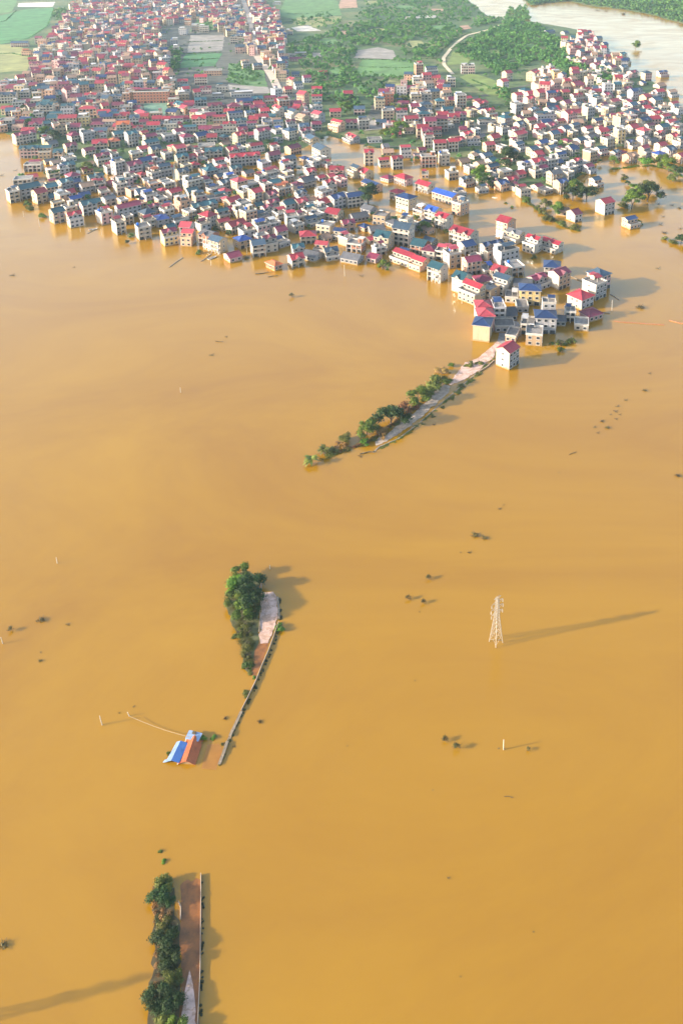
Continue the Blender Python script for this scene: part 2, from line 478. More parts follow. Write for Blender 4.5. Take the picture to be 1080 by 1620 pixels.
F_COURT = field_mat('court_green', (0.10, 0.19, 0.13), 0.2)
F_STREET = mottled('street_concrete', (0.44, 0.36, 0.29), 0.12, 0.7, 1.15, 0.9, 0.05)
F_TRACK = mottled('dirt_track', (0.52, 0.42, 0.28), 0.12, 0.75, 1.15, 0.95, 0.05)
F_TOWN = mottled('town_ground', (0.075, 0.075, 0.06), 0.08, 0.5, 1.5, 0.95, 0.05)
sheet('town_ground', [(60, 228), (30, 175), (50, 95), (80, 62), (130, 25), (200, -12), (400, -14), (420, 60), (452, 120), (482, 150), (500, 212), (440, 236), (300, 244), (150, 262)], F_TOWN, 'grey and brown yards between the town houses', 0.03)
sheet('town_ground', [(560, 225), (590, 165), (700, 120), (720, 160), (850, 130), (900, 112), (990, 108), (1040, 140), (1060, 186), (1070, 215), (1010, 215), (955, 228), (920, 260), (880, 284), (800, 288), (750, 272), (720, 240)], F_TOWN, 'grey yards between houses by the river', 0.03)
for pxs, mt, lb in (
    ([(-60, 62), (2, 70), (45, 62), (78, 40), (86, 12), (40, 15), (-60, 40)], F_GREEN, 'bright green paddy at the town edge'),
    ([(-60, 34), (20, 18), (28, 0), (20, -16), (-60, -8)], F_GREEN2, 'pale green terraced field'),
    ([(28, 11), (84, 11), (88, 3), (30, 5)], F_PALE, 'pale bare plot above the paddy'),
    ([(-60, 118), (44, 112), (52, 92), (30, 70), (-60, 72)], F_YELLOW, 'yellow green fallow field'),
    ([(112, 38), (132, 38), (134, 22), (114, 20)], F_SOIL, 'small brown plot beside the houses'),
    ([(296, 84), (352, 80), (356, 56), (302, 56)], F_PADDY, 'drained grey brown paddy terrace'),
    ([(282, 108), (340, 104), (352, 84), (294, 86)], F_GREEN, 'green terrace below the drained paddy'),
    ([(300, 50), (360, 46), (356, 22), (318, 22)], F_GREEN2, 'grassy slope behind the white blocks'),
    ([(360, 130), (424, 142), (418, 112), (400, 104), (362, 100)], F_GREEN2, 'green vacant plot beside the main street'),
    ([(362, 148), (428, 148), (424, 138), (362, 134)], F_PADDY, 'bare ground at the vacant plot'),
    ([(228, 183), (278, 180), (268, 163), (228, 164)], F_COURT, 'green school sports court'),
    ([(464, 20), (524, 14), (514, -4), (486, -4), (466, 8)], F_SOIL, 'reddish ploughed field'),
    ([(534, 14), (566, 12), (562, -4), (540, -4)], F_SOIL, 'small reddish field'),
    ([(440, 26), (466, 30), (540, 24), (534, 2), (520, -4), (452, -4)], F_GREEN2, 'light green field above the street'),
    ([(500, 44), (540, 34), (540, 26), (470, 28), (462, 38)], F_YELLOW, 'pale grass strip'),
    ([(560, 92), (628, 94), (622, 80), (598, 75), (566, 80)], F_PADDY, 'dull brown plot in the wood'),
    ([(560, 120), (640, 122), (690, 108), (640, 94), (572, 95)], F_GREEN2, 'grassy plots below the wood'),
    ([(640, 30), (690, 28), (688, 24), (642, 26)], F_PALE, 'pale strip of bare ground in the wood'),
    ([(562, 56), (592, 64), (594, 60), (566, 52)], F_SOIL, 'narrow orange bank in the wood'),
    ([(720, 50), (745, 45), (740, 40), (716, 42)], F_SOIL, 'reddish plot by the dirt track'),
    ([(676, 52), (730, 46), (726, 40), (700, 38)], F_GREEN2, 'green strip by the dirt track'),
    ([(705, 104), (740, 100), (752, 84), (716, 82)], F_BRIGHT, 'bright grass beside the dirt track'),
    ([(726, 122), (770, 150), (808, 152), (806, 140), (778, 126), (746, 116)], F_BRIGHT, 'bright green slope among the houses'),
    ([(470, 50), (508, 49), (486, 40), (460, 44)], F_PALE, 'pale walled yard by the wood'),
    ([(576, 208), (606, 205), (608, 192), (588, 190)], F_PADDY, 'bare brown yard between houses')):
    sheet('field', pxs, mt, lb, 0.16)
CLEAR = []
for cx, cy, w, h_, mt, lb in ((520, 66, 34, 7, F_GREEN2, 'small meadow in the middle wood'), (655, 70, 40, 8, F_YELLOW, 'pale clearing in the middle wood'), (690, 44, 26, 4, F_GREEN2, 'green clearing near the dirt track'),
                              (600, 48, 30, 4, F_YELLOW, 'narrow pale clearing near the top of the wood'), (500, 88, 22, 6, F_PADDY, 'dull plot at the edge of the middle wood'), (530, 112, 26, 8, F_GREEN2, 'green glade above the small white house'),
                              (620, 134, 34, 8, F_YELLOW, 'yellow green glade above the upper houses'), (572, 140, 18, 6, F_GREEN2, 'green glade beside the upper houses'), (840, 74, 24, 6, F_GREEN2, 'clearing on the wooded rise'), (780, 84, 26, 6, F_BRIGHT, 'bright clearing on the wooded rise'),
                              (640, 12, 44, 4, F_GREEN2, 'far green strip in the loose top wood'), (690, 16, 30, 3, F_SOIL, 'far tan strip in the loose top wood'), (590, 4, 30, 4, F_YELLOW, 'far pale strip in the loose top wood'), (545, 52, 16, 4, F_SOIL, 'tan plot at the wood edge')):
    q = [(cx + w * .5 * math.cos(t) * random.uniform(.75, 1.1), cy + h_ * math.sin(t) * random.uniform(.75, 1.1)) for t in (0.5 + k * math.pi / 2.5 + random.uniform(-.35, .35) for k in range(5))]
    CLEAR.append(q); sheet('field', q, mt, lb, 0.16)

def ribbon(name, line, w, mat, label, lift=0.45, zfix=None, seg=5.0, jitter=0.15, taper=None):
    P = [at(x, y, 0.0 if zfix is not None else 1.3) for x, y in line]
    pts = [P[0]]
    for a, c in zip(P, P[1:]):
        k = max(1, int((c - a).length / seg))
        for j in range(1, k + 1): pts.append(a.lerp(c, j / k))
    # smooth the corners
    for _ in range(3): pts = [pts[0]] + [(pts[i - 1] + pts[i] * 2 + pts[i + 1]) / 4 for i in range(1, len(pts) - 1)] + [pts[-1]]
    m = MB()
    for i, p in enumerate(pts):
        d = (pts[min(i + 1, len(pts) - 1)] - pts[max(i - 1, 0)]); d.z = 0; d.normalize()
        nrm = Vector((-d.y, d.x, 0))
        t = i / (len(pts) - 1)
        ww = w * (1 if taper is None else taper(t)) / 2
        z = (max(gz(p.x, p.y), 0.05) if zfix is None else zfix) + lift
        for s in (1, -1):
            q = p + nrm * s * (ww + random.uniform(-jitter, jitter)); m.v.append((q.x, q.y, z))
        if i: n = 2 * i; m.f.append((n - 2, n - 1, n + 1, n)); m.m.append(0)
    return tag(m.build(name, mat), label, kind='structure'), pts
ribbon('street', [(380, -12), (386, 4), (392, 22), (398, 48), (402, 72), (408, 92), (424, 112), (432, 124), (440, 142), (452, 156)], 9.5, F_STREET, 'sunlit concrete main street running up through the town')
ribbon('track', [(716, 118), (702, 103), (701, 92), (712, 78), (724, 66), (738, 56), (770, 48), (790, 40)], 5.0, F_TRACK, 'pale dirt track winding into the wood')
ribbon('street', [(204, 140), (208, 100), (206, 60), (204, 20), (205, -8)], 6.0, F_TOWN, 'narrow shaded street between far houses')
# ------------------------------------------------------------------ houses
ST = 3.15
WIN_MATS = [M_GLASS, M_FRAME]
def window_geo(m, c, face, w, h):
    """framed window standing a little proud of the wall; c is the middle of its foot on the wall face"""
    x, y, z = c
    def bx(a0, a1, z0, z1, d0, d1, mat):
        if face == '-y': m.box(x + a0, x + a1, y - d1, y - d0, z + z0, z + z1, mat)
        elif face == '+y': m.box(x + a0, x + a1, y + d0, y + d1, z + z0, z + z1, mat)
        elif face == '-x': m.box(x - d1, x - d0, y + a0, y + a1, z + z0, z + z1, mat)
        else: m.box(x + d0, x + d1, y + a0, y + a1, z + z0, z + z1, mat)
    t = 0.11
    bx(-w / 2, w / 2, 0, h, -0.05, 0.03, 0)
    bx(-w / 2 - t, -w / 2, -t, h + t, -0.03, 0.12, 1); bx(w / 2, w / 2 + t, -t, h + t, -0.03, 0.12, 1)
    bx(-w / 2, w / 2, h, h + t, -0.03, 0.12, 1); bx(-w / 2 - t, w / 2 + t, -t * 1.6, -t, -0.03, 0.22, 1)
def window_small(m, c, face, w, h):
    x, y, z = c
    if face == '-y': m.box(x - w/2, x + w/2, y - 0.05, y + 0.05, z, z + h, 0, False); m.box(x - w/2 - .1, x + w/2 + .1, y - 0.16, y + .02, z - .14, z - .02, 1)
    elif face == '+y': m.box(x - w/2, x + w/2, y - 0.05, y + 0.05, z, z + h, 0, False)
    elif face == '-x': m.box(x - 0.05, x + 0.05, y - w/2, y + w/2, z, z + h, 0, False); m.box(x - .16, x + .02, y - w/2 - .1, y + w/2 + .1, z - .14, z - .02, 1)
    else: m.box(x - 0.05, x + 0.05, y - w/2, y + w/2, z, z + h, 0, False)
WPROTO = {}
def window_mesh(w, h):
    k = (w, h)
    if k not in WPROTO:
        m = MB(); window_geo(m, (0, 0, 0), '-y', w, h); WPROTO[k] = m.mesh('window', WIN_MATS)
    return WPROTO[k]
FACE_RZ = {'-y': 0.0, '+x': math.pi / 2, '+y': math.pi, '-x': -math.pi / 2}

def build_house(h):
    rnd = random.Random(h['seed'])
    L, D, n, T, near = h['L'], h['D'], h['n'], h['T'], h['near']
    D0, off = D, 0.0
    ST = h['st']
    if h['step']: D = D0 * (1 - h['step']); off = (D0 - D) / 2
    H = h['H']
    wallm, roofm = WALL[h['wall']], ROOF[h['roof']]
    facade = h['facade']
    root = empty(h['name'], (h['x'] - off * math.sin(h['rz']), h['y'] + off * math.cos(h['rz']), h['z']), h['rz'])
    h['obj'] = root
    gal = h['gallery']
    gd = 1.5 if gal else 0.0
    y0, y1, x0, x1 = -D / 2 + gd, D / 2, -L / 2, L / 2
    pitch = math.tan(R(h['pitch']))
    rise = (D * pitch / 2) if T == 'G' else (min(L, D) * pitch / 2 if T == 'H' else 0)
    base = -2.6
    # walls: front face may carry another tile colour, darker so that shade is painted in
    m = MB()
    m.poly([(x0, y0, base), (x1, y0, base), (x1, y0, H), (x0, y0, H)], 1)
    m.poly([(x1, y1, base), (x0, y1, base), (x0, y1, H), (x1, y1, H)], 0)
    if T == 'G':
        hf = H + (y0 + D / 2) * pitch
        m.poly([(x0, y1, base), (x0, y0, base), (x0, y0, hf), (x0, 0, H + rise), (x0, y1, H)], 0)
        m.poly([(x1, y0, base), (x1, y1, base), (x1, y1, H), (x1, 0, H + rise), (x1, y0, hf)], 0)
        if gal:
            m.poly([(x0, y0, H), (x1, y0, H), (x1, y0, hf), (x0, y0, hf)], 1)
    else:
        m.poly([(x0, y1, base), (x0, y0, base), (x0, y0, H), (x0, y1, H)], 0)
        m.poly([(x1, y0, base), (x1, y1, base), (x1, y1, H), (x1, y0, H)], 0)
        m.poly([(x0, y0, H), (x1, y0, H), (x1, y1, H), (x0, y1, H)], 0)
    if gal and rnd.random() < 0.6:     # the gable wall runs forward to the gallery edge
        m.box(x0, x0 + 0.22, -D / 2, y0, base, H - 0.02, 0)
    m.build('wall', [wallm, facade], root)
    # roof
    m = MB()
    th = 0.16
    if T == 'G':
        oy, ox = 0.55, 0.38
        yf, yb = -D / 2 - oy, D / 2 + oy
        zf = H - oy * pitch + th + 0.02
        zr = H + rise + th + 0.02
        m.slab([(x0 - ox, yf, zf), (x1 + ox, yf, zf), (x1 + ox, 0, zr), (x0 - ox, 0, zr)], th, 0, 1)
        m.slab([(x1 + ox, yb, zf), (x0 - ox, yb, zf), (x0 - ox, 0.01, zr), (x1 + ox, 0.01, zr)], th, 0, 1)
        m.box(x0 - ox - .03, x1 + ox + .03, -0.16, 0.16, zr - 0.06, zr + 0.14, 0)
        if h['dormer']:
            for cx in h['dormer']:
                w2 = 1.7; dz = 1.5; yy = -D / 2 - 0.25; zb = H + 0.05
                m.poly([(cx - w2, yy, zb), (cx + w2, yy, zb), (cx, yy, zb + dz)], 1)
                ye = yy + (dz + 0.3) / pitch + 0.3
                for s in (-1, 1):
                    q = [(cx + s * (w2 + .3), yy - .3, zb - .12), (cx, yy - .3, zb + dz + .18), (cx, ye, zb + dz + .18), (cx + s * (w2 + .3), ye * 0.2 + yy * 0.8, zb - .12)]
                    m.slab(q if s < 0 else q[::-1], 0.12, 0, 1)
    elif T == 'H':
        o = 0.6
        zl = H + th - 0.1
        a, bb = L / 2 + o, D / 2 + o
        r = rise + o * pitch * 0.6
        if L >= D: e0, e1 = (-(L - D) / 2, 0, zl + r), ((L - D) / 2, 0, zl + r)
        else: e0, e1 = (0, -(D - L) / 2, zl + r), (0, (D - L) / 2, zl + r)
        c = [(-a, -bb, zl), (a, -bb, zl), (a, bb, zl), (-a, bb, zl)]
        if L >= D: fs = [(c[0], c[1], e1, e0), (c[1], c[2], e1), (c[2], c[3], e0, e1), (c[3], c[0], e0)]
        else: fs = [(c[0], c[1], e0), (c[1], c[2], e1, e0), (c[2], c[3], e1), (c[3], c[0], e0, e1)]
        for f in fs: m.poly(f, 0)
        m.slab([(-a, -bb, zl - .01), (a, -bb, zl - .01), (a, bb, zl - .01), (-a, bb, zl - .01)], 0.2, 1, 1)
        hips = [(c[0], e0), (c[1], e1 if L >= D else e0), (c[2], e1), (c[3], e0 if L >= D else e1), (e0, e1)]
        for p, q in hips:
            if (Vector(p) - Vector(q)).length > .2: m.bar(Vector(p) + Vector((0, 0, .05)), Vector(q) + Vector((0, 0, .05)), 0.13, 0)
    else:
        zt = H + 0.02
        m.box(x0 - .15, x1 + .15, -D / 2 - .15, y1 + .15, H - 0.22, zt, 1)
        m.poly([(x0 + .2, -D / 2 + .2, zt + .02), (x1 - .2, -D / 2 + .2, zt + .02), (x1 - .2, y1 - .2, zt + .02), (x0 + .2, y1 - .2, zt + .02)], 2)
        ph = 0.85
        for bx in ((x0 - .15, x1 + .15, -D / 2 - .15, -D / 2 + .07), (x0 - .15, x1 + .15, y1 - .07, y1 + .15),
                   (x0 - .15, x0 + .07, -D / 2 + .07, y1 - .07), (x1 - .07, x1 + .15, -D / 2 + .07, y1 - .07)):
            m.box(*bx, zt + .001, zt + ph, 1)
        if h['roof'] in 'rmkotnbsw' and L * D > 30:       # coloured sheet over part of the terrace
            cv = rnd.uniform(0.5, 0.85)
            xa, xb = (x0 + .3, x0 + .3 + (L - .6) * cv) if rnd.random() < .5 else (x1 - .3 - (L - .6) * cv, x1 - .3)
            ya, yb = -D / 2 + D * 0.3, y1 - .2
            za = zt + 2.3
            m.slab([(xa, ya, za), (xb, ya, za), (xb, (ya + yb) / 2, za + .9), (xa, (ya + yb) / 2, za + .9)], .1, 0, 0)
            m.slab([(xb, yb, za), (xa, yb, za), (xa, (ya + yb) / 2 + .01, za + .9), (xb, (ya + yb) / 2 + .01, za + .9)], .1, 0, 0)
            for px in (xa + .2, xb - .2):
                for py in (ya + .2, yb - .2): m.box(px - .1, px + .1, py - .1, py + .1, zt, za, 1)
    m.build('roof', [roofm, h['trim'], M_DECK], root)
    # galleries with slabs, parapets and columns
    nb = max(1, round(L / 3.1))
    bw = L / nb
    if gal:
        for k in range(0 if n > 1 else 1, n):
            z = k * ST
            if k == 0: continue
            g = MB()
            g.box(x0 - .05, x1 + .05, -D / 2 - .05, y0 - .003, z - 0.2, z, 0)
            if rnd.random() < .75: g.box(x0 - .05, x1 + .05, -D / 2 - .05, -D / 2 + .09, z + .001, z + .95, 1)
            else:
                for i in range(nb):
                    if (i + k) % 2 == 0: g.box(x0 + i * bw + .1, x0 + (i + 1) * bw - .1, -D / 2 - .05, -D / 2 + .09, z + .001, z + .95, 1)
            h['_bal'].append(g)
        cs = []
        for i in range(nb + 1):
            c = MB(); cx = max(x0 + .14, min(x1 - .14, x0 + i * bw))
            c.box(cx - .17, cx + .17, -D / 2 - .12, -D / 2 + .22, base, H - .23, 0); cs.append(c)
        if near:
            for g in h['_bal']: g.build('balcony', [M_TRIM, wallm], root)
            for c in cs: c.build('column', M_TRIM, root)
        else:
            g = MB()
            for q in h['_bal'] + cs:
                o = len(g.v); g.v += q.v; g.f += [tuple(i + o for i in f) for f in q.f]; g.m += q.m
            g.build('gallery', [M_TRIM, wallm], root)
    # windows
    wl = []
    for k in range(0 if not h['blank'] else n, n):
        z = k * ST + (0.8 if n > 1 else 1.0)
        for i in range(nb):
            cx = x0 + (i + .5) * bw
            if k == 0 and n > 1 and rnd.random() < .6: wl.append(((cx, y0, 0.1), '-y', min(2.4, bw - .6), 2.1))
            elif gal and rnd.random() < .3: wl.append(((cx, y0, z - .7), '-y', min(2.0, bw - .7), 2.0))
            else: wl.append(((cx, y0, z), '-y', min(1.5, bw - .8), 1.3))
            if rnd.random() < .7: wl.append(((cx, y1, z), '+y', 1.2, 1.3))
        for face, cnt, fx in (('-x', h['wl'], x0), ('+x', h['wr'], x1)):
            for j in range(cnt):
                wl.append(((fx, y0 + (y1 - y0) * (j + 1) / (cnt + 1), z + .1), face, 0.95, 1.15))
    if near:
        for c, face, w, hh in wl:
            link('window', window_mesh(round(w, 1), round(hh, 1)), root, c, FACE_RZ[face])
    else:
        m = MB()
        for c, face, w, hh in wl: window_small(m, c, face, w, hh)
        tag(m.build('windows', WIN_MATS, root), kind='stuff')
    if h['step']:       # lower front part with a roof terrace
        ya, yb, Ht = -D / 2 - h['step'] * D0, -D / 2 - .004, (n - 1) * ST
        m = MB()
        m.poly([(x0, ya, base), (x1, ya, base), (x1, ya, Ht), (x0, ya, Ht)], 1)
        m.poly([(x0, yb, base), (x0, ya, base), (x0, ya, Ht), (x0, yb, Ht)], 0); m.poly([(x1, ya, base), (x1, yb, base), (x1, yb, Ht), (x1, ya, Ht)], 0)
        m.poly([(x0, ya, Ht), (x1, ya, Ht), (x1, yb, Ht), (x0, yb, Ht)], 2)
        m.box(x0 - .12, x1 + .12, ya - .15, ya + .06, Ht - .2, Ht + .85, 3)
        m.box(x0 - .12, x0 + .06, ya + .06, yb, Ht - .2, Ht + .85, 3); m.box(x1 - .06, x1 + .12, ya + .06, yb, Ht - .2, Ht + .85, 3)
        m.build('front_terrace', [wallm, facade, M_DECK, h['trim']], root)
        m = MB()
        for k in range(n - 1):
            for i in range(nb):
                c = (x0 + (i + .5) * bw, ya, k * ST + .8)
                if near: link('window', window_mesh(1.4, 1.3), root, c, 0.0)
                else: window_small(m, c, '-y', min(1.5, bw - .8), 1.3)
        if not near: tag(m.build('windows', WIN_MATS, root), kind='stuff')
    # things on flat roofs
    if h['stair']:
        m = MB(); sx = x1 - 1.9 if rnd.random() < .5 else x0 + 1.9
        sy = y1 - 2.0
        m.box(sx - 1.6, sx + 1.6, sy - 1.7, sy + 1.7, H + .03, H + 2.6, 0)
        m.box(sx - 1.9, sx + 1.9, sy - 2.0, sy + 2.0, H + 2.6, H + 2.8, 1)
        m.box(sx - .5, sx + .5, sy - 1.76, sy - 1.72, H + .06, H + 2.1, 2)
        m.build('stair_head', [wallm, roofm if h['roof'] in 'rmko' else M_TRIM, M_GLASS], root)
    if h['solar']:      # tilted collector with its barrel
        m = MB(); sx, sy = (x0 + L * .32, y1 - 1.5); zt = H + .06
        m.slab([(sx - 1, sy - .9, zt + .35), (sx + 1, sy - .9, zt + .35), (sx + 1, sy + .5, zt + 1.25), (sx - 1, sy + .5, zt + 1.25)], .07, 0)
        m.bar((sx - 1.1, sy + .62, zt + 1.4), (sx + 1.1, sy + .62, zt + 1.4), .22, 1, None, 8)
        for a_ in (-.9, .9): m.box(sx + a_ - .04, sx + a_ + .04, sy + .4, sy + .48, zt, zt + 1.2, 1); m.box(sx + a_ - .04, sx + a_ + .04, sy - .8, sy - .72, zt, zt + .38, 1)
        m.build('solar_heater', [M_GLASS, M_TANKS], root)
    if h['tank']:
        m = MB(); tx, ty = (x0 + 1.4, y1 - 1.6) if not h['stair'] else (0.0, y1 - 1.6)
        zt = H + (0.1 if T == 'F' else rise * .4 + .5)
        if T != 'F': ty = D / 2 - .8; zt = H + .6
        m.bar((tx, ty, zt), (tx, ty, zt + 1.5), .75, 0, None, 10); m.bar((tx, ty, zt + 1.5), (tx, ty, zt + 1.75), .75, 0, .2, 10)
        m.build('water_tank', M_TANKB if h['tank'] == 2 else M_TANKS, root)

# ---- the list: photo column and row of the roof's middle, roof (Gabled, Hipped, Flat + colour), wall, storeys, length, turn, depth
BLOCKS = []
def B(theta, L, D, text): BLOCKS.append((theta, L, D, text))
# western shore
B(42, 9.6, 10, """38,209 Gm w 3 19;47,231 Gt k 3 16 8;72,231 Gt t 3 10 8;93,237 Gt p 2 8 8;53,258 Fm w 2 14 8;117,211 Hm w 2;111,227 Gm c 2;138,208 Fg g 3 11
140,234 Gm w 2 9;161,222 Gr c 2 13 15;177,220 Ho c 2 8;162,243 Gm w 3 12;107,257 Gt w 2 10;109,248 Fw l 1 10;115,274 Hm l 2 9;103,283 Gt w 3 10;80,291 Gt w 3 9
62,300 Gr c 3 9;45,292 Gt l 3 16;20,300 Fs c 3 8;37,281 Fu w 2 14 12;152,276 Gt w 3 12;137,290 Gu l 2 10;118,310 Gb c 2 9;100,305 Fw p 3 9;139,318 Gt w 3 11
90,330 Gt c 3 9;118,336 Gr w 3 10;165,333 Fr w 3 9;187,348 Fr w 3 7;202,322 Gm l 3 18 40 9;232,332 Hs c 2 9;240,345 Fr w 2 9;255,341 Hb w 2 9 30;226,356 Fd w 3 9 32
267,363 Gm y 3 10 33;295,353 Gk w 3 8 -8;297,364 Gk p 3 8 -8;330,366 Gd b 3 11 -32;344,375 Gs c 3 10 -35 9;288,315 Fw p 3 9;312,322 Gt c 2 9 35;329,336 Hr w 3 11 -40
244,323 Gm g 2 8;330,318 Gt w 2 10;278,346 Fs g 1 12;262,325 Fn g 1 11;357,348 Gr c 2 9""")
# middle west
B(40, 9.8, 10, """237,212 Gm w 2 11;238,221 Gt w 2 13;187,208 Gt w 2;207,208 Gt g 4 9;267,212 Fg g 2 11;283,204 Gm w 2;295,213 Hm l 2;318,211 Gn w 2 12;283,230 Gk c 2;245,232 Gs c 2 9
287,244 Gt c 3 10 32;302,245 Gr w 2 8;327,228 Fu c 1 15 12;338,235 Gt w 2 15 12;347,250 Gr w 3 9;332,265 Ht w 2 10;228,250 Gn l 3 12;208,257 Gm l 3 12;258,260 Gs g 3 10 35
245,270 Fo w 2 9;305,282 Ft w 3 14;288,267 Gs c 3 9;275,299 Gr w 2;243,288 Fu p 2;235,305 Fb l 2;343,295 Fn g 1 12;342,310 Ft l 1 16;315,307 Fs c 2 9;303,298 Gt w 2 9
265,287 Fd c 2 9;213,298 Fu p 2 10;188,253 Fs g 4 9;197,280 Fg w 3 11;190,288 Ft w 3 9;215,240 Fu t 2 10;222,300 Gs w 2 8;255,312 Fg p 2 8;175,262 Fr w 2 9;172,310 Gd w 2 9
378,210 Gr c 3 9;415,203 Gm g 3 13;438,204 Fb l 1 9;458,203 Hs w 3 10;483,204 Gm g 3 10;493,215 Gs c 2 13 -58;508,231 Gs w 3 17 -58 11;405,227 Gr w 2 12;365,233 Gk w 2 9
387,243 Gr l 3 26 18 9;432,241 Gm g 2 11;463,230 Gm c 2 12;457,247 Gs g 3 10;453,257 Fr c 3 9;428,270 Fr c 2 13;430,285 Gt w 1 14 30 8;453,277 Fu t 2 10;490,267 Gr w 2 8
495,253 Fw l 2 8;485,282 Gd w 2 12;533,264 Gr k 2 12 -5;522,285 Gr w 3 8;512,300 Fw k 3 11;447,295 Fo p 2 13;477,302 Gs w 2 9;470,288 Hm w 2 7;378,282 Hk c 3 10;386,300 Fw y 2 8
397,288 Fg g 1 12;404,299 Gr c 3 8;428,303 Gm w 2 9;365,278 Fb l 2 9;433,316 Gm w 2 9;368,313 Gr c 2 11;475,315 Gk w 2 9;515,315 Gr w 2 9;537,308 Gn w 3 12
393,331 Fu c 3 10;413,339 Fs g 1 9;424,325 Gm w 2 8;443,334 Fr w 2 9;370,349 Gr w 2 13;412,353 Fb w 3 10;432,351 Fw w 3 8;383,374 Hb t 2 9;393,361 Fr w 2 9
408,380 Gs w 3 9 20;427,373 Gm w 3 9 25;368,400 Gm k 1 9;462,340 Fr w 3 9 20;467,351 Fw w 2 9;478,338 Fm w 1 8;492,342 Gs w 2 9;487,367 Hr c 2 11 10;515,353 Fg c 2 11 -20
528,332 Gr c 2 11 -25;508,383 Gk p 2 9 -15;523,393 Gs c 2 9 20;473,388 Gt w 2 8 20;468,403 Gr w 2 9 28;502,328 Fg w 2 9;537,362 Gn c 2 9 -20;433,413 Ho b 1 6;493,398 Gd g 1 11 -30
443,380 Fn g 1 9;350,262 Gk w 2 9;352,285 Gs w 2 9;372,262 Gt w 2 9;418,255 Fg l 2 9;490,330 Ft w 2 9;455,318 Gt w 2 9;385,318 Fg w 2 9;352,330 Gt c 2 9;440,358 Gm w 2 8""")
# centre, along the flooded street
B(-45, 10, 9.5, """555,213 Gk g 2 15 -58 11;583,237 Gr c 4 8 8;607,250 Gr w 2 9 15;627,247 Gr w 3 9 15;641,230 Gk w 3 9 10;613,237 Gu t 1 10 10;675,203 Gm k 3 10 8;678,215 Fr w 3 9 8;695,222 Gr w 3 11 8
715,220 Gr w 3 9 15;677,245 Fg b 3 13 8;702,242 Fw w 3 8 15;592,218 Fg l 1 13 10;562,262 Gs c 3 9 -50;577,268 Gr c 2 8 -50;613,278 Hm w 1 9;638,277 Hr k 2 13 -48
588,287 Gn p 2 18 -50 9;628,300 Hr w 2 9;642,308 Hn c 3 12 -40;672,288 Gr w 2 14;705,303 Gb p 2 20 -45 9;728,318 Fs p 3 8 -45;714,270 Fu c 2 9 20;672,273 Fr w 1 6 0;555,307 Gn w 3 14 25
583,326 Gd g 1 10 -40;567,338 Gd g 1 13 30;603,338 Fu t 2 9 -20;685,328 Gb w 3 9;702,338 Gr w 3 9;667,330 Fw p 2 9;733,362 Gr w 3 16;638,355 Gs w 4 11 -25;642,344 Fn w 4 6 -25
607,368 Gt c 3 10 -22;550,348 Gm p 2 9 20;563,382 Fu b 2 11 -20;557,403 Gd g 1 13 -25;592,402 Gm k 1 7 -30;638,398 Gr c 2 15 -42;662,407 Gr p 2 9 -42;667,382 Gt b 2 9 -28
682,390 Hm w 2 8 -20;697,393 Fk w 2 8 -20;692,417 Gt w 3 8.5 -40 8.5;595,358 Gd g 1 11 20;738,382 Gn w 2 8 30;800,345 Gr p 3 9 -42;812,365 Gd c 2 11;843,373 Gr w 3 9;870,380 Gr w 2 13
780,383 Gn w 3 14 30;800,392 Fs l 3 13 30;748,406 Gm p 3 9 22;792,422 Gk c 2 9 -38;813,417 Fd w 2 8 20;873,415 Hn w 2 9 -10;880,428 Gm w 3 9.5 38;730,433 Gt w 3 7.5 -40;752,445 Gr c 3 12 -45
768,455 Fu t 2 8 -45;715,397 Fk w 3 8 25;763,437 Hm b 1 9 20;800,437 Gs w 3 9.5 -40;768,423 Fb w 1 7 20;836,452 Hn y 3 11 -5;828,440 Gd w 2 10 -5;848,437 Gm w 2 10 38
765,480 Hk w 3 8 5;768,490 Hk w 3 8 5;764,503 Hn c 3 8.3 -14;788,480 Fn l 3 6 5;807,463 Fw w 1 7 -10;795,510 Fg g 1 10 0;803,546 Gr w 3 8.2 50 7.6;825,478 Fg g 1 6 0;838,507 Fw c 2 7 -10;818,524 Fu t 1 5 -20;806,489 Gd g 1 6 5;884,500 Gd g 1 6 -5;860,491 Hn l 3 11 -4;876,478 Fn w 4 8 -4 7
845,520 Fu t 2 8 -10;918,463 Hr w 2 10 40;940,443 Fr w 3 9 38;947,428 Hs k 3 9 38;930,492 Hm k 1 9 30 8;895,490 Fn w 2 7 -5;910,502 Fd w 1 8 -10""")
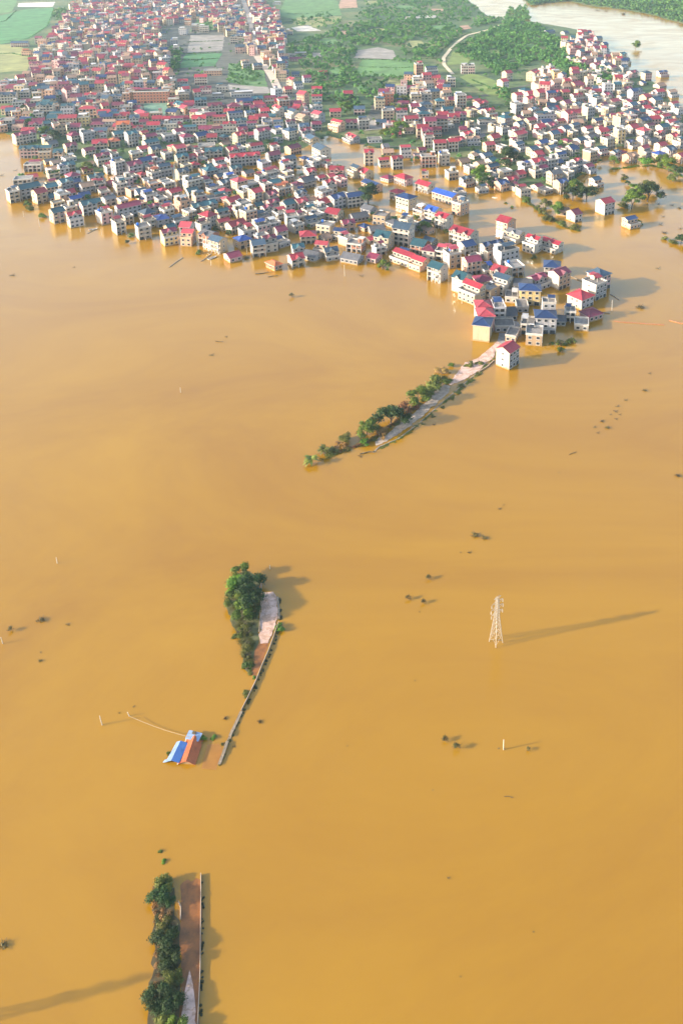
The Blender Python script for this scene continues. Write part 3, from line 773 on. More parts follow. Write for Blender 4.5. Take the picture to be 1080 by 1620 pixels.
# east
B(35, 9.5, 9.5, """738,208 Gr w 2;725,218 Gr c 2;748,216 Gu w 2 12 10;773,225 Gk p 2 9 20;781,214 Gr c 2 9;820,208 Gr c 2 13;822,225 Gs w 2;857,222 Gn c 2;873,230 Gs c 2;875,208 Gs c 2 9
888,241 Gn w 2;780,260 Gs p 2 11;798,268 Fu c 2 9;808,280 Gr w 2;793,286 Gn p 2 9;762,297 Fs w 1 9 20 8;738,280 Gs w 2 9;832,260 Fb l 2 9;848,252 Gr w 3 12;827,297 Fr w 2 9 20
877,270 Gd c 3 11;887,284 Gn c 3 9;862,298 Fu c 1 9;870,250 Fg g 3 11;727,303 Fn g 1 6;732,252 Gu t 1 10;913,251 Gr w 3 9;932,260 Gm l 2 8;917,218 Gs w 1 9;935,213 Gd g 1 12
952,232 Gt w 2;933,237 Fd t 3 9;962,217 Fr c 3 11;980,203 Fw y 4 8 20;1017,215 Gd w 3 8;1020,231 Gr c 3 9;997,243 Gu p 2 11;1042,240 Hb c 2 9;1058,233 Gs w 3 9;1045,226 Gr w 2 9
1045,207 Gr w 2 10;1030,220 Gd w 1 10;1017,203 Hk w 2;1075,222 Ft w 2;1077,243 Gr p 2;943,281 Gs w 2 8;957,315 Gr w 3 9.5 32;908,333 Gm w 2 6.5;890,329 Gu t 1 8 -20;998,343 Gn p 2 9 30
900,262 Fg l 2 8;858,262 Gm w 2 9;905,232 Gn w 2 8;842,232 Gs c 2 9;768,242 Gs l 1 9;1064,212 Gr c 2 9;998,222 Gn w 2 8;975,238 Gs w 2 8;850,240 Gr w 2 8;812,245 Gu w 1 9""")
# upper west
B(10, 12, 10, """67,98 Gm k 2 30 3;60,118 Gs p 2;113,111 Gm c 2 14;137,112 Gs w 3 10;17,126 Gw w 2 14;38,126 Gw c 2 9;92,124 Gm p 1 26;83,131 Fw l 2 20;112,129 Ft c 2 14;132,137 Gs w 2
66,138 Gt l 2 20;103,146 Gt w 2;88,143 Gs l 2 9;12,147 Gs w 3 18;40,144 Fw w 3 9;122,150 Gm l 2;143,148 Gr w 3;72,163 Gt w 3 16;58,157 Fw w 2 10;107,165 Gt l 3
88,177 Gt w 2;140,169 Hr p 3 17;165,175 Gr p 2;108,183 Gr c 3 17;45,177 Gu p 2 10;57,193 Gm w 2;28,198 Gu w 1 10;12,188 Fg g 3;95,196 Gu c 3 10 25;155,193 Hm w 2
172,190 Gu c 2;162,160 Gu w 2;165,148 Fw l 2;168,127 Gr w 2 14;175,115 Hk k 2;148,123 Gm k 2;113,93 Fw w 3;133,92 Gr w 3;150,103 Fw p 3 9;163,100 Fs w 3 9
73,204 Gt w 2;160,203 Gs c 2;240,143 Fm b 4 36 6 9;285,162 Gt p 2 11 -40;293,168 Gk p 2 8 -40;225,176 Gk w 1 17 -52;200,167 Fg w 2;230,127 Fw c 3 13;273,126 Fw w 3 8;289,126 Gr w 3 11
337,110 Fu c 2 21;318,119 Gr w 3 14;352,135 Ft w 2 13;345,150 Fw w 1 13;317,155 Gt l 2;325,137 Gm k 2;290,147 Fw w 3 11;317,170 Fu c 2 19;340,164 Gm w 3 14;357,167 Gm w 2
315,184 Gr w 3 13;347,182 Gr w 3 12;357,194 Gr w 3;265,186 Gr w 1;280,184 Gm w 2;270,194 Fg w 2;195,193 Go c 3 12;190,181 Gr c 2;243,194 Gr w 2;235,99 Gm w 2
243,108 Gm w 2;205,101 Gk k 2;200,113 Go k 2;228,190 Gm w 2 9;213,183 Gs w 2 9;300,198 Gt w 2;325,200 Gm w 2;335,213 Gr w 2 9;183,150 Gs l 2;187,163 Gm w 2
20,172 Gs l 2;30,160 Fg l 2;150,135 Gn l 2;185,135 Gt w 2;120,197 Gm w 2 9;180,178 Gt l 2 9;255,203 Gt w 2 9;218,199 Gr w 2 9;60,178 Fw w 2 9;133,183 Fw y 3 10""")
B(20, 12, 10, """383,147 Fw w 1 24;387,157 Gn w 2 17;405,153 Gt w 2;370,165 Hm w 3;372,176 Gn w 3 14;408,167 Gm w 2 16;427,152 Gm w 2;435,168 Gk w 3 13 -52;380,188 Gt w 2;413,182 Gk w 2 13
398,192 Gm w 2 9;462,173 Gs w 3 11 -50;478,182 Gu c 3 10 -40;480,196 Gs l 2 9;448,157 Fr b 3 11;462,123 Gk c 3 10 -45;438,143 Gt w 1 10;479,146 Gk p 4 9 -30;501,138 Gr w 2 11 5;501,150 Gr w 2 11 5
500,166 Ft l 2 11;503,177 Gk g 3 10 -40;510,113 Gr w 1 10;530,173 Gr c 2 11 8;532,190 Gr p 3 13 -40;388,95 Gu c 3 9;407,101 Gs w 2 11;433,93 Gk w 2 9;447,98 Gr w 2 10;467,115 Gs w 1 9
450,112 Gs l 2 9;422,92 Go c 2 9;440,109 Gu c 2 8;472,130 Gs l 2 9;485,120 Gm l 2 9;455,138 Gr p 2 8;470,160 Gm c 2 8;420,172 Gr w 2 9;440,190 Gs w 2 9;395,175 Gs w 2 9
350,200 Gm w 2 9;422,190 Fg l 2 9;460,190 Gm l 2 9;500,193 Gm g 2 9;383,202 Gm w 2 9""")
# upper east
B(8, 11, 10, """550,145 Gr c 2 10;568,169 Gs k 2;557,190 Gm w 2;573,188 Fs g 3 10;600,157 Ft c 3 10;613,147 Fu b 4;613,173 Fu c 3;635,172 Gr w 3;630,193 Gr w 2;650,184 Gr w 3 13
670,177 Ht k 3;673,162 Hs w 3;680,188 Gm k 4;668,199 Gr c 3;698,184 Gm w 4;662,100 Fk b 4 9 15;682,105 Gs w 3 14 15;660,123 Fw w 3;663,138 Fu b 2;657,150 Fw c 3
673,147 Fw w 3;647,137 Gm k 2;696,137 Gr c 3 9;695,157 Ht c 3 9;713,123 Fw c 3 9;717,155 Gm w 2;708,170 Gt w 2;717,181 Gr w 2;735,103 Fw w 3 8;744,103 Fw k 3 8
727,148 Fw w 4 10;728,178 Gm w 2;645,203 Gu w 1 9;655,165 Gm w 2 9;690,202 Gr w 2 9;602,190 Gs l 1 10""")
B(35, 11, 10, """802,113 Gr c 3 9;795,126 Gr c 3 9;843,112 Gr c 3 18 62 11;880,113 Fw y 3 10 10;818,147 Gr c 3 9;830,140 Ht w 2 10;837,153 Gr w 4 10;853,143 Gr c 3 9;862,125 Ft c 3 10;877,143 Gr w 2
880,155 Gr w 2;870,170 Gs w 2;862,180 Ft l 3 20 15;840,187 Gr c 3;798,183 Ht c 3 10;760,160 Gr w 2 13;775,172 Gr w 2;770,190 Ft g 1 18 10;745,173 Fu t 2 9;818,163 Fw l 3 11
897,176 Gr k 4 12;893,200 Gs l 2 9;910,130 Gr w 2 14;927,139 Gr w 2;913,148 Gr w 2 13;955,135 Gs l 2;943,117 Fw w 2;958,101 Gs w 2 12;942,100 Gm k 2;977,115 Ft w 2
1000,112 Gm k 2;1022,113 Hs c 3 9 20;1048,112 Gn w 2 12 20;975,132 Fw w 2 8;993,138 Gm w 2;1043,133 Gu w 1;1063,143 Gu w 2;1037,155 Gs w 2;1017,160 Gm w 2;970,157 Gk w 2 12
935,148 Fw l 2 9;943,154 Ft g 3 10;930,168 Fu c 4 9;997,175 Hs w 2 15;962,168 Fu c 3;980,183 Fr c 4 10;947,188 Gn c 2;1018,187 Gn c 2 12;1037,176 Gr w 2;1053,181 Gr w 2
1067,161 Gr w 2;1072,170 Fs l 2;1072,196 Fs w 2;1047,197 Gt w 2;1000,163 Gs w 2 9;890,188 Gm w 2 9;910,195 Gs w 2 9;930,200 Gr w 2 9;965,200 Gs w 2 9;1000,198 Gr w 2 9
1030,196 Gm w 2 9;985,150 Gt w 2 9;1010,140 Gs l 2 9;895,160 Gm w 2 9;915,162 Gs w 2 9;845,170 Gs w 2 9;822,193 Gs w 2 9;870,195 Gm w 2 9;795,200 Fs w 2 9;958,147 Gm w 2 8""")
# tip of the town by the river
B(35, 12, 10, """930,50 Hn c 3 10 25;931,62 Gk k 3 10 25;893,66 Fw c 3 8;903,68 Go c 3 8;905,88 Gs w 2;918,84 Gk k 2;933,74 Gm k 2 10;957,78 Gs l 2 13;983,84 Gt c 3 10;990,92 Gs c 2 10
970,92 Gs w 1;950,110 Ft w 2 10;868,48 Gs l 1 18;893,50 Gs w 1 10;912,60 Gs w 1 9;945,88 Gm l 2;967,104 Gm w 2 9;985,104 Gs w 2 9;920,96 Gm k 2 10;935,88 Gs w 2 9""")
# far blocks that stand out
B(5, 12, 10, """136,8 Fw k 3 27;165,22 Fw l 2 20;62,58 Gm w 3 10;92,47 Gm k 2 12;108,47 Fw w 2 14;140,46 Fw w 2 10;32,66 Gs w 2 24;43,80 Fo p 2 12;72,80 Ft w 2 12;90,80 Fw w 2 11
118,59 Gm k 2 24;148,66 Gk k 2 14;165,66 Gs w 2 14;127,80 Fw w 2 20;110,89 Gs w 2 12;68,68 Gs l 2 12;91,66 Gs l 2 13;237,54 Gr w 2 24;241,70 Fw w 2 8;245,80 Fw w 2 14
276,62 Fw w 3 10;279,73 Fw w 3 8;309,40 Fw c 3 12;323,41 Fw w 3 14;290,45 Fw l 3 12;297,30 Go p 3 11;355,25 Fw w 3 18;375,10 Fw w 3 14;272,8 Hw w 2 16;252,12 Gs l 3 22
223,12 Gk k 2 14;245,20 Fw w 2 11;247,35 Fg l 3 9;195,8 Fw w 2 11;376,38 Gm k 2 14;366,30 Gn l 2 14;377,55 Gs w 2 14;380,72 Gs k 3 13;370,58 Ft w 3 10;433,75 Gr c 2 12
430,58 Fu y 3 14;445,61 Fg l 3 10;418,70 Fo c 3 9;420,42 Gk c 2 12;405,20 Fw w 2 9;408,6 Gk k 2 20;438,4 Fw w 1 16;425,32 Gs l 1 18;470,85 Fw w 1 26;468,91 Gm k 1 16
310,6 Fu y 3 9;335,4 Fw c 3 11;358,6 Fk w 2 13;458,48 Fw c 2 10""")

LANDMARKS = [((70, 98), 'the far paddies'), ((240, 150), 'the pink school'), ((252, 178), 'the sports court'), ((60, 300), 'the western shore'), ((180, 360), 'the western shore'),
    ((300, 385), 'the long water front'), ((420, 405), 'the long water front'), ((560, 410), 'the long water front'), ((700, 445), 'the long water front'), ((430, 125), 'the sunlit main street'), ((415, 75), 'the sunlit main street'),
    ((500, 260), 'the flooded street'), ((640, 340), 'the flooded street'), ((760, 500), 'the causeway end'), ((830, 520), 'the causeway end'), ((930, 460), 'the eastern open water'),
    ((870, 390), 'the eastern open water'), ((930, 330), 'the eastern open water'), ((1040, 250), 'the eastern inlet'), ((1000, 100), 'the river bank'), ((940, 60), 'the river bank'), ((770, 130), 'the green slope'),
    ((830, 100), 'the wooded rise'), ((560, 150), 'the wooded rise'), ((700, 110), 'the dirt track'), ((330, 75), 'the brown terraces'), ((370, 240), 'the long dormered row'), ((700, 300), 'the blue-roofed row'),
    ((400, 150), 'the pale hall roof'), ((270, 280), 'the dense town middle'), ((430, 300), 'the dense town middle'), ((850, 250), 'the eastern quarter'), ((950, 180), 'the eastern quarter'), ((150, 200), 'the western quarter'), ((100, 160), 'the western quarter'),
    ((60, 70), 'the far paddies'), ((220, 40), 'the far narrow street'), ((650, 190), 'the upper central quarter'), ((600, 250), 'the flooded street')]
HOUSES = []
for th0, L0, D0, text in BLOCKS:
    for line in text.replace('\n', ';').split(';'):
        if not line.strip(): continue
        q = line.split()
        px, py = (float(v) for v in q[0].split(','))
        T, rc, wc, n = q[1][0], q[1][1], q[2], int(q[3])
        L = float(q[4]) if len(q) > 4 else L0
        th = float(q[5]) if len(q) > 5 else th0 + random.uniform(-6, 6)
        D = float(q[6]) if len(q) > 6 else D0 * random.uniform(.9, 1.08)
        if L > 17 and len(q) <= 6: D = 9.0
        far = min(1.0, max(0.0, (300 - py) / 170))
        L *= 0.86 + 0.14 * far; D *= 0.84 + 0.14 * far
        if px > 600 and py > 300: L *= 1.12; D *= 1.12
        st = (2.65 if px < 600 else 2.85) + 0.4 * far
        H = n * st if n > 1 else 3.1
        HOUSES.append(dict(px=px, py=py, T=T, roof=rc, wall=wc, n=n, L=L, D=D, rz=R(th), H=H, st=st, seed=int(px * 7919 + py * 104729)))
# from the roof seen in the photo to the spot on the ground it stands over
for h in HOUSES:
    rise = 1.2 if h['T'] != 'F' else 0.6
    p = at(h['px'], h['py'], h['H'] + rise)
    for _ in range(2):
        z = max(0.0, gz(p.x, p.y)); p = at(h['px'], h['py'], z + h['H'] + rise)
    h['x'], h['y'], h['z'] = p.x, p.y, z
# houses stand apart: push overlapping ones away from each other, then trim what still meets
def axes(h): c, s = math.cos(h['rz']), math.sin(h['rz']); return (c, s), (-s, c)
def overlap(a, b, pad=0.25):
    best, ax = 1e9, None
    dx, dy = b['x'] - a['x'], b['y'] - a['y']
    A, Bx = axes(a), axes(b)
    for u in A + Bx:
        ra = sum(abs(u[0] * v[0] + u[1] * v[1]) * e / 2 for v, e in zip(A, (a['L'], a['D'])))
        rb = sum(abs(u[0] * v[0] + u[1] * v[1]) * e / 2 for v, e in zip(Bx, (b['L'], b['D'])))
        d = dx * u[0] + dy * u[1]
        pen = ra + rb + pad - abs(d)
        if pen <= 0: return 0, None
        if pen < best: best, ax = pen, (u[0] * (1 if d >= 0 else -1), u[1] * (1 if d >= 0 else -1))
    return best, ax
for h in HOUSES: h['x0'], h['y0'] = h['x'], h['y']
for it in range(40):
    moved = 0
    for i, a in enumerate(HOUSES):
        for b_ in HOUSES[i + 1:]:
            if abs(a['x'] - b_['x']) > 32 or abs(a['y'] - b_['y']) > 32: continue
            pen, ax = overlap(a, b_)
            if not pen: continue
            moved += 1
            k = min(pen * 0.3, 1.0)
            for o, s in ((a, -1), (b_, 1)):
                o['x'] += s * ax[0] * k; o['y'] += s * ax[1] * k
                lim = 2.2 if o['py'] > 240 else 4.0
                ddx, ddy = o['x'] - o['x0'], o['y'] - o['y0']
                if abs(ddx) > lim: o['x'] = o['x0'] + math.copysign(lim, ddx)
                if abs(ddy) > lim * 2.5: o['y'] = o['y0'] + math.copysign(lim * 2.5, ddy)
            if it > 12:
                for o in (a, b_):
                    o['L'] = max(o['L'] * (1 - min(0.02, pen * .01)), 5.0); o['D'] = max(o['D'] * (1 - min(0.02, pen * .01)), 5.0)
    if not moved: break
print('houses', len(HOUSES), 'left overlapping', moved)

# low buildings squeezed into what is left between them
def in_poly(p, P):
    ins = False
    for i in range(len(P)):
        a, b_ = P[i], P[(i + 1) % len(P)]
        if (a[1] > p[1]) != (b_[1] > p[1]) and p[0] < (b_[0] - a[0]) * (p[1] - a[1]) / (b_[1] - a[1]) + a[0]: ins = not ins
    return ins
HULLS = [([(30, 285), (100, 325), (180, 340), (260, 362), (350, 372), (430, 378), (520, 385), (600, 390), (640, 378), (585, 330), (545, 318), (538, 262), (490, 240), (500, 195), (60, 195), (62, 250)], 40, 6000, 150),
         ([(735, 150), (735, 205), (740, 285), (800, 300), (880, 292), (950, 245), (1075, 232), (1075, 180), (1000, 120), (910, 120), (850, 150), (800, 180)], 38, 5000, 110), ([(600, 200), (604, 250), (690, 262), (722, 240), (722, 200)], 10, 600, 15), ([(555, 330), (600, 345), (690, 345), (745, 395), (800, 440), (760, 465), (700, 415), (600, 392)], -40, 1500, 25)]
rq = random.Random(99)
nl = 0
for poly, th, tries, most in HULLS:
    nl = 0
    for _ in range(tries):
        px, py = rq.uniform(20, 1080), rq.uniform(120, 465)
        if not in_poly((px, py), poly) or nl >= most: continue
        n = rq.choice([1, 1, 2]); H = n * 2.65 if n > 1 else 3.0
        p = at(px, py, H)
        h = dict(px=px, py=py, T='F' if n == 2 else rq.choice('GGGHF'), roof=rq.choice('rrrmmktsnduu'), wall=rq.choice('wwccclktp'), n=n, L=rq.uniform(5, 8), D=rq.uniform(5.5, 8.5), rz=R(th + rq.uniform(-7, 7)), H=H, st=2.65, seed=int(px * 919 + py * 10429), x=p.x, y=p.y)
        if h['T'] == 'F' and h['roof'] in 'ts': h['roof'] = 'g'
        if any(abs(o['x'] - p.x) < 30 and abs(o['y'] - p.y) < 30 and overlap(h, o, .2)[0] for o in HOUSES): continue
        h['z'] = max(0.0, gz(p.x, p.y)); HOUSES.append(h); nl += 1
print('infill', nl)

W3 = {1: 'low', 2: 'two-storey', 3: 'three-storey', 4: 'four-storey'}
TN = {'G': 'gabled', 'H': 'hipped', 'F': 'terraced'}
for h in HOUSES:
    r = random.Random(h['seed'] + 5)
    s = scale_at(h['py'])
    h['near'] = h['py'] > 338 or h['py'] > 300 and h['px'] > 600
    h['_bal'] = []
    h['gallery'] = h['n'] > 1 and h['D'] > 5.5 and r.random() < 0.56
    key = (int(h['px']), int(h['py']))
    h['blank'] = key in ((764, 503),)
    if key in ((764, 503), (836, 452), (880, 428), (998, 343), (803, 546), (957, 315)): h['gallery'] = False
    h['step'] = r.uniform(.28, .42) if (h['T'] == 'G' and h['n'] > 1 and not h['gallery'] and h['D'] > 6.5 and h['L'] < 15 and not h['blank'] and key not in ((803, 546), (880, 428), (957, 315)) and r.random() < .8) else 0
    h['pitch'] = r.uniform(21, 29) if h['T'] == 'G' else r.uniform(23, 28)
    h['facade'] = WALL[r.choice([h['wall'], 'l', 'l', 'g', 'g', 'k', 't', 'p'])] if h['wall'] in 'wc' and -10 < math.degrees(h['rz']) else WALL[h['wall']]  # fronts away from the sun's side: mostly darker colours painting in their shade
    h['trim'] = M_TRIM if r.random() < .8 else WALL[h['wall']]
    h['dormer'] = []
    if h['T'] == 'G' and h['n'] > 1 and h['L'] > 6.5 and r.random() < 0.42:
        k = max(1, int(h['L'] // 6.5)); h['dormer'] = [(-h['L'] / 2 + h['L'] * (i + .5) / k) for i in range(k)]
    h['wl'], h['wr'] = r.choice([0, 0, 1, 1, 2]), r.choice([1, 2, 2])
    h['stair'] = h['T'] == 'F' and h['n'] > 1 and h['L'] > 7 and r.random() < .45
    h['tank'] = r.choice([0, 0, 1, 2]) if h['T'] == 'F' and h['n'] > 1 and h['L'] > 7 else 0
    h['solar'] = h['T'] == 'F' and not h['tank'] and not h['stair'] and h['n'] > 1 and h['L'] > 6.5 and r.random() < .5
    big = h['L'] >= 19
    h['name'] = 'apartment_block' if big and h['n'] >= 3 else ('row_house' if big else ('shed' if h['n'] == 1 else {'G': 'gabled_house', 'H': 'hip_roofed_house', 'F': 'flat_roofed_house'}[h['T']]))
    h['cat'] = {'apartment_block': 'apartment block', 'row_house': 'row house', 'shed': 'shed'}.get(h['name'], 'house')
    h['group'] = {'apartment_block': 'long blocks in the town', 'row_house': 'long row houses in the town', 'shed': 'low sheds among the houses'}.get(h['name'], {'G': 'gabled houses of the flooded town', 'H': 'hip roofed houses of the flooded town', 'F': 'flat roofed houses of the flooded town'}[h['T']])

# one label each: own look first, then a neighbour, then the quarter
SPECIAL = {(803, 546): 'white three-storey house with crimson roof standing alone beside the causeway road', (764, 503): 'cream house with navy hipped roof, its blank tall wall facing the open water',
    (880, 428): 'tall white three-storey house with magenta gabled roof near the eastern open water', (836, 452): 'yellow three-storey house with big navy hipped roof and rows of square windows',
    (930, 492): 'nearly drowned pink house with maroon hipped roof at the eastern tip', (998, 343): 'isolated peach house with navy gabled roof, alone in the eastern water',
    (957, 315): 'white three-storey house with crimson roof beside the round eastern trees', (240, 143): 'long brick red school block of four storeys behind the sports court',
    (67, 98): 'long pink building with maroon roof beside the far fallow field', (387, 243): 'long pale row with crimson roof and a line of dormers', (705, 303): 'long peach row with bright blue roof along the flooded street',
    (177, 220): 'house with bright orange hipped tower roof in the western quarter', (510, 113): 'small white house with crimson roof alone in the wood', (762, 297): 'small white box with pale sheet roof in the eastern water',
    (433, 413): 'small sunken brick shed with orange roof in the water', (468, 403): 'white house with crimson roof standing foremost on the long water front', (588, 287): 'long low peach building with navy roof along the flooded street',
    (692, 417): 'narrow white house with teal roof at the water edge, corner towards the open water', (870, 380): 'long white house with crimson roof facing the eastern open water', (843, 373): 'white house on stilts with crimson roof beside the longer crimson-roofed one',
    (918, 463): 'white two-storey house with crimson hipped roof at the eastern point', (383, 147): 'low white hall with very broad pale roof', (225, 176): 'low white barn with long rose red roof beside the court',
    (202, 322): 'long pale gallery house with maroon roof running back from the western shore', (62, 300): 'cream house with crimson roof and tall front pillar on the western shore'}
used = set()
def near_lm(h): return min(LANDMARKS, key=lambda q: (q[0][0] - h['px']) ** 2 + 1.6 * (q[0][1] - h['py']) ** 2)[1]
def rn(o): return ROOFNAME[o['roof']]
for i, h in enumerate(HOUSES):
    nm = {'apartment_block': 'long block', 'row_house': 'row house', 'shed': 'shed'}.get(h['name'], 'house')
    st = '' if nm == 'shed' else W3[h['n']] + ' '
    if nm == 'shed': basic = f"low {WALLNAME[h['wall']]} shed with {rn(h)} {TN[h['T']]} roof"
    else: basic = f"{WALLNAME[h['wall']]} {st}{nm} with {rn(h)} {TN[h['T']]} roof"
    extra = ''
    if h['dormer']: extra = ' and dormer' if len(h['dormer']) == 1 else ' and dormers'
    elif h['tank'] == 2: extra = ' and blue tank'
    elif h['tank'] == 1: extra = ' and steel tank'
    elif h['stair']: extra = ' and stair tower'
    elif h['solar']: extra = ' and solar heater'
    oth = sorted((o for o in HOUSES if o is not h), key=lambda o: (o['px'] - h['px']) ** 2 + (o['py'] - h['py']) ** 2)[:14]
    front = [o for o in oth if o['py'] > h['py'] + 4]; back = [o for o in oth if o['py'] < h['py'] - 4]
    lm = near_lm(h)
    c = []
    sp = SPECIAL.get((int(h['px']), int(h['py'])))
    if sp: c.append(sp)
    c += [f"{basic}{extra} by {lm}"]
    if front: c += [f"{basic}{extra} behind a {rn(front[0])} roof by {lm}"]
    if back: c += [f"{basic}{extra} before a {rn(back[0])} roof by {lm}"]
    if front and back: c += [f"{basic} between {rn(front[0])} and {rn(back[0])} roofs by {lm}"]
    for o in oth[:6]: c += [f"{basic} beside {WALLNAME[o['wall']]} {W3[o['n']]} {TN[o['T']]} house, {lm}"]
    for o in oth[:6]:
        for o2 in oth[:8]:
            if o2 is not o: c += [f"{basic} next to {rn(o)} and {rn(o2)} roofs, {lm}"]
    for o in oth[:6]: c += [f"{basic} beside {WALLNAME[o['wall']]} {rn(o)}-roofed house"]
    for o in oth[:8]:
        for o2 in oth[:10]:
            if o2 is not o: c += [f"{basic} between {rn(o)} and {rn(o2)} roofs"]
    for t in c:
        if t not in used and len(t.split()) <= 16: break
    if len(t.split()) > 16 or t in used:
        print('LABEL', len(t.split()), t)
    used.add(t); h['label'] = t

for h in HOUSES:
    build_house(h)
    tag(h['obj'], h['label'], h['cat'], h['group'])

# ---- far and filling houses nobody could tell apart: one mass, still each its own walls, roof and windows
FILL = [([(95, 40), (50, 95), (62, 130), (60, 205), (200, 205), (360, 205), (365, 170), (300, 140), (270, 118), (262, 62), (250, 40), (300, 30), (300, -14), (130, -14)], .62),
        ([(300, -14), (300, 28), (335, 34), (350, 50), (385, 60), (398, 92), (406, 92), (380, 0), (376, -14)], .7), ([(0, 130), (0, 200), (60, 205), (60, 112)], .8),
        ([(390, 0), (412, 90), (440, 130), (452, 120), (455, 96), (445, 70), (452, 55), (440, 40), (440, 22), (420, 8), (416, -14), (386, -14)], .8),
        ([(365, 160), (365, 205), (500, 205), (485, 165), (450, 158), (430, 140), (415, 150)], .7), ([(600, 205), (605, 150), (650, 118), (700, 130), (720, 165), (735, 205)], .5),
        ([(735, 205), (760, 160), (800, 185), (860, 110), (900, 108), (1040, 140), (1065, 200), (950, 210)], .5), ([(890, 62), (925, 50), (985, 95), (990, 112), (940, 112), (900, 90)], .55)]
AVOID = [[(362, 148), (428, 148), (418, 112), (362, 100)], [(228, 186), (280, 183), (268, 160), (228, 162)], [(282, 110), (356, 106), (358, 50), (290, 54)], [(722, 122), (770, 152), (808, 152), (806, 138), (778, 124), (746, 114)],
         [(376, -14), (390, 50), (402, 94), (430, 142), (448, 142), (415, 88), (402, 40), (392, -14)]]
MASS_MATS = [WALL['w'], WALL['c'], WALL['k'], WALL['l'], WALL['p'], ROOF['r'], ROOF['m'], ROOF['t'], ROOF['s'], ROOF['n'], ROOF['g'], ROOF['u'], M_GLASS]
mass = MB()
rr = random.Random(11)
placed = [(h['x'], h['y'], math.hypot(h['L'], h['D']) / 2) for h in HOUSES]
nf = 0
for poly, prob in FILL:
    Pw = [at(x, y, 6) for x, y in poly]
    av = [[at(x, y, 2) for x, y in a] for a in AVOID]
    bx0, bx1 = min(p.x for p in Pw), max(p.x for p in Pw); by0, by1 = min(p.y for p in Pw), max(p.y for p in Pw)
    for _ in range(int((bx1 - bx0) * (by1 - by0) / 150 * prob * 1.9)):
            p = (rr.uniform(bx0, bx1), rr.uniform(by0, by1))
            if not in_poly(p, Pw) or any(in_poly(p, a) for a in av): continue
            far = p[1] > 900
            L, D, n = rr.uniform(6.5, 11.5), rr.uniform(7.5, 10), (rr.choice([2, 3, 3, 4]) if far else rr.choice([1, 1, 2]))
            rad = math.hypot(L, D) / 2
            if any((p[0] - q[0]) ** 2 + (p[1] - q[1]) ** 2 < ((rad + q[2]) * 0.74) ** 2 for q in placed): continue
            placed.append((p[0], p[1], rad)); nf += 1
            z = max(0.0, gz(*p)); th = R(rr.gauss(12, 16)); c, s = math.cos(th), math.sin(th)
            k = MB(); H = n * ST + (.4 if n == 1 else 0)
            wm_ = rr.choice([0, 0, 1, 1, 1, 2, 2, 3, 4]); rm = rr.choice([5, 5, 5, 6, 6, 7, 8, 9, 11, 11])
            flat = rr.random() < .3
            k.box(-L/2, L/2, -D/2, D/2, -2.2, H, wm_, False)
            if flat:
                k.box(-L/2 - .1, L/2 + .1, -D/2 - .1, D/2 + .1, H + .001, H + .5, wm_); k.box(-L/2 + .3, L/2 - .3, -D/2 + .3, D/2 - .3, H + .501, H + .52, rm if rm >= 10 else 10)
                k.box(L/2 - 3.4, L/2 - .6, D/2 - 3.4, D/2 - .6, H + .53, H + 2.8, wm_); k.slab([(L/2 - 3.7, D/2 - 3.7, H + 3), (L/2 - .3, D/2 - 3.7, H + 3), (L/2 - .3, D/2 - .3, H + 3), (L/2 - 3.7, D/2 - .3, H + 3)], .19, rm)
            else:
                ri = D * .27
                for sx in (-1, 1):
                    t = [(sx * L/2, -D/2, H), (sx * L/2, D/2, H), (sx * L/2, 0, H + ri)]
                    k.poly(t if sx > 0 else t[::-1], wm_)
                k.slab([(-L/2 - .3, -D/2 - .5, H - .05), (L/2 + .3, -D/2 - .5, H - .05), (L/2 + .3, 0, H + ri + .2), (-L/2 - .3, 0, H + ri + .2)], .15, rm)
                k.slab([(L/2 + .3, D/2 + .5, H - .05), (-L/2 - .3, D/2 + .5, H - .05), (-L/2 - .3, .01, H + ri + .2), (L/2 + .3, .01, H + ri + .2)], .15, rm)
            nb = max(2, round(L / 3.2))
            for q in range(n):
                for i in range(nb):
                    cx = -L/2 + (i + .5) * L / nb
                    k.box(cx - .75, cx + .75, -D/2 - .05, -D/2 + .05, q * ST + .9, q * ST + 2.4, 12, False)
            o = len(mass.v)
            mass.v += [(p[0] + vx * c - vy * s, p[1] + vx * s + vy * c, z + vz) for vx, vy, vz in k.v]
            mass.f += [tuple(i + o for i in f) for f in k.f]; mass.m += k.m
print('fill houses', nf)
tag(mass.build('distant_houses', MASS_MATS), 'mass of small hazy houses filling the far town', 'houses', kind='stuff')
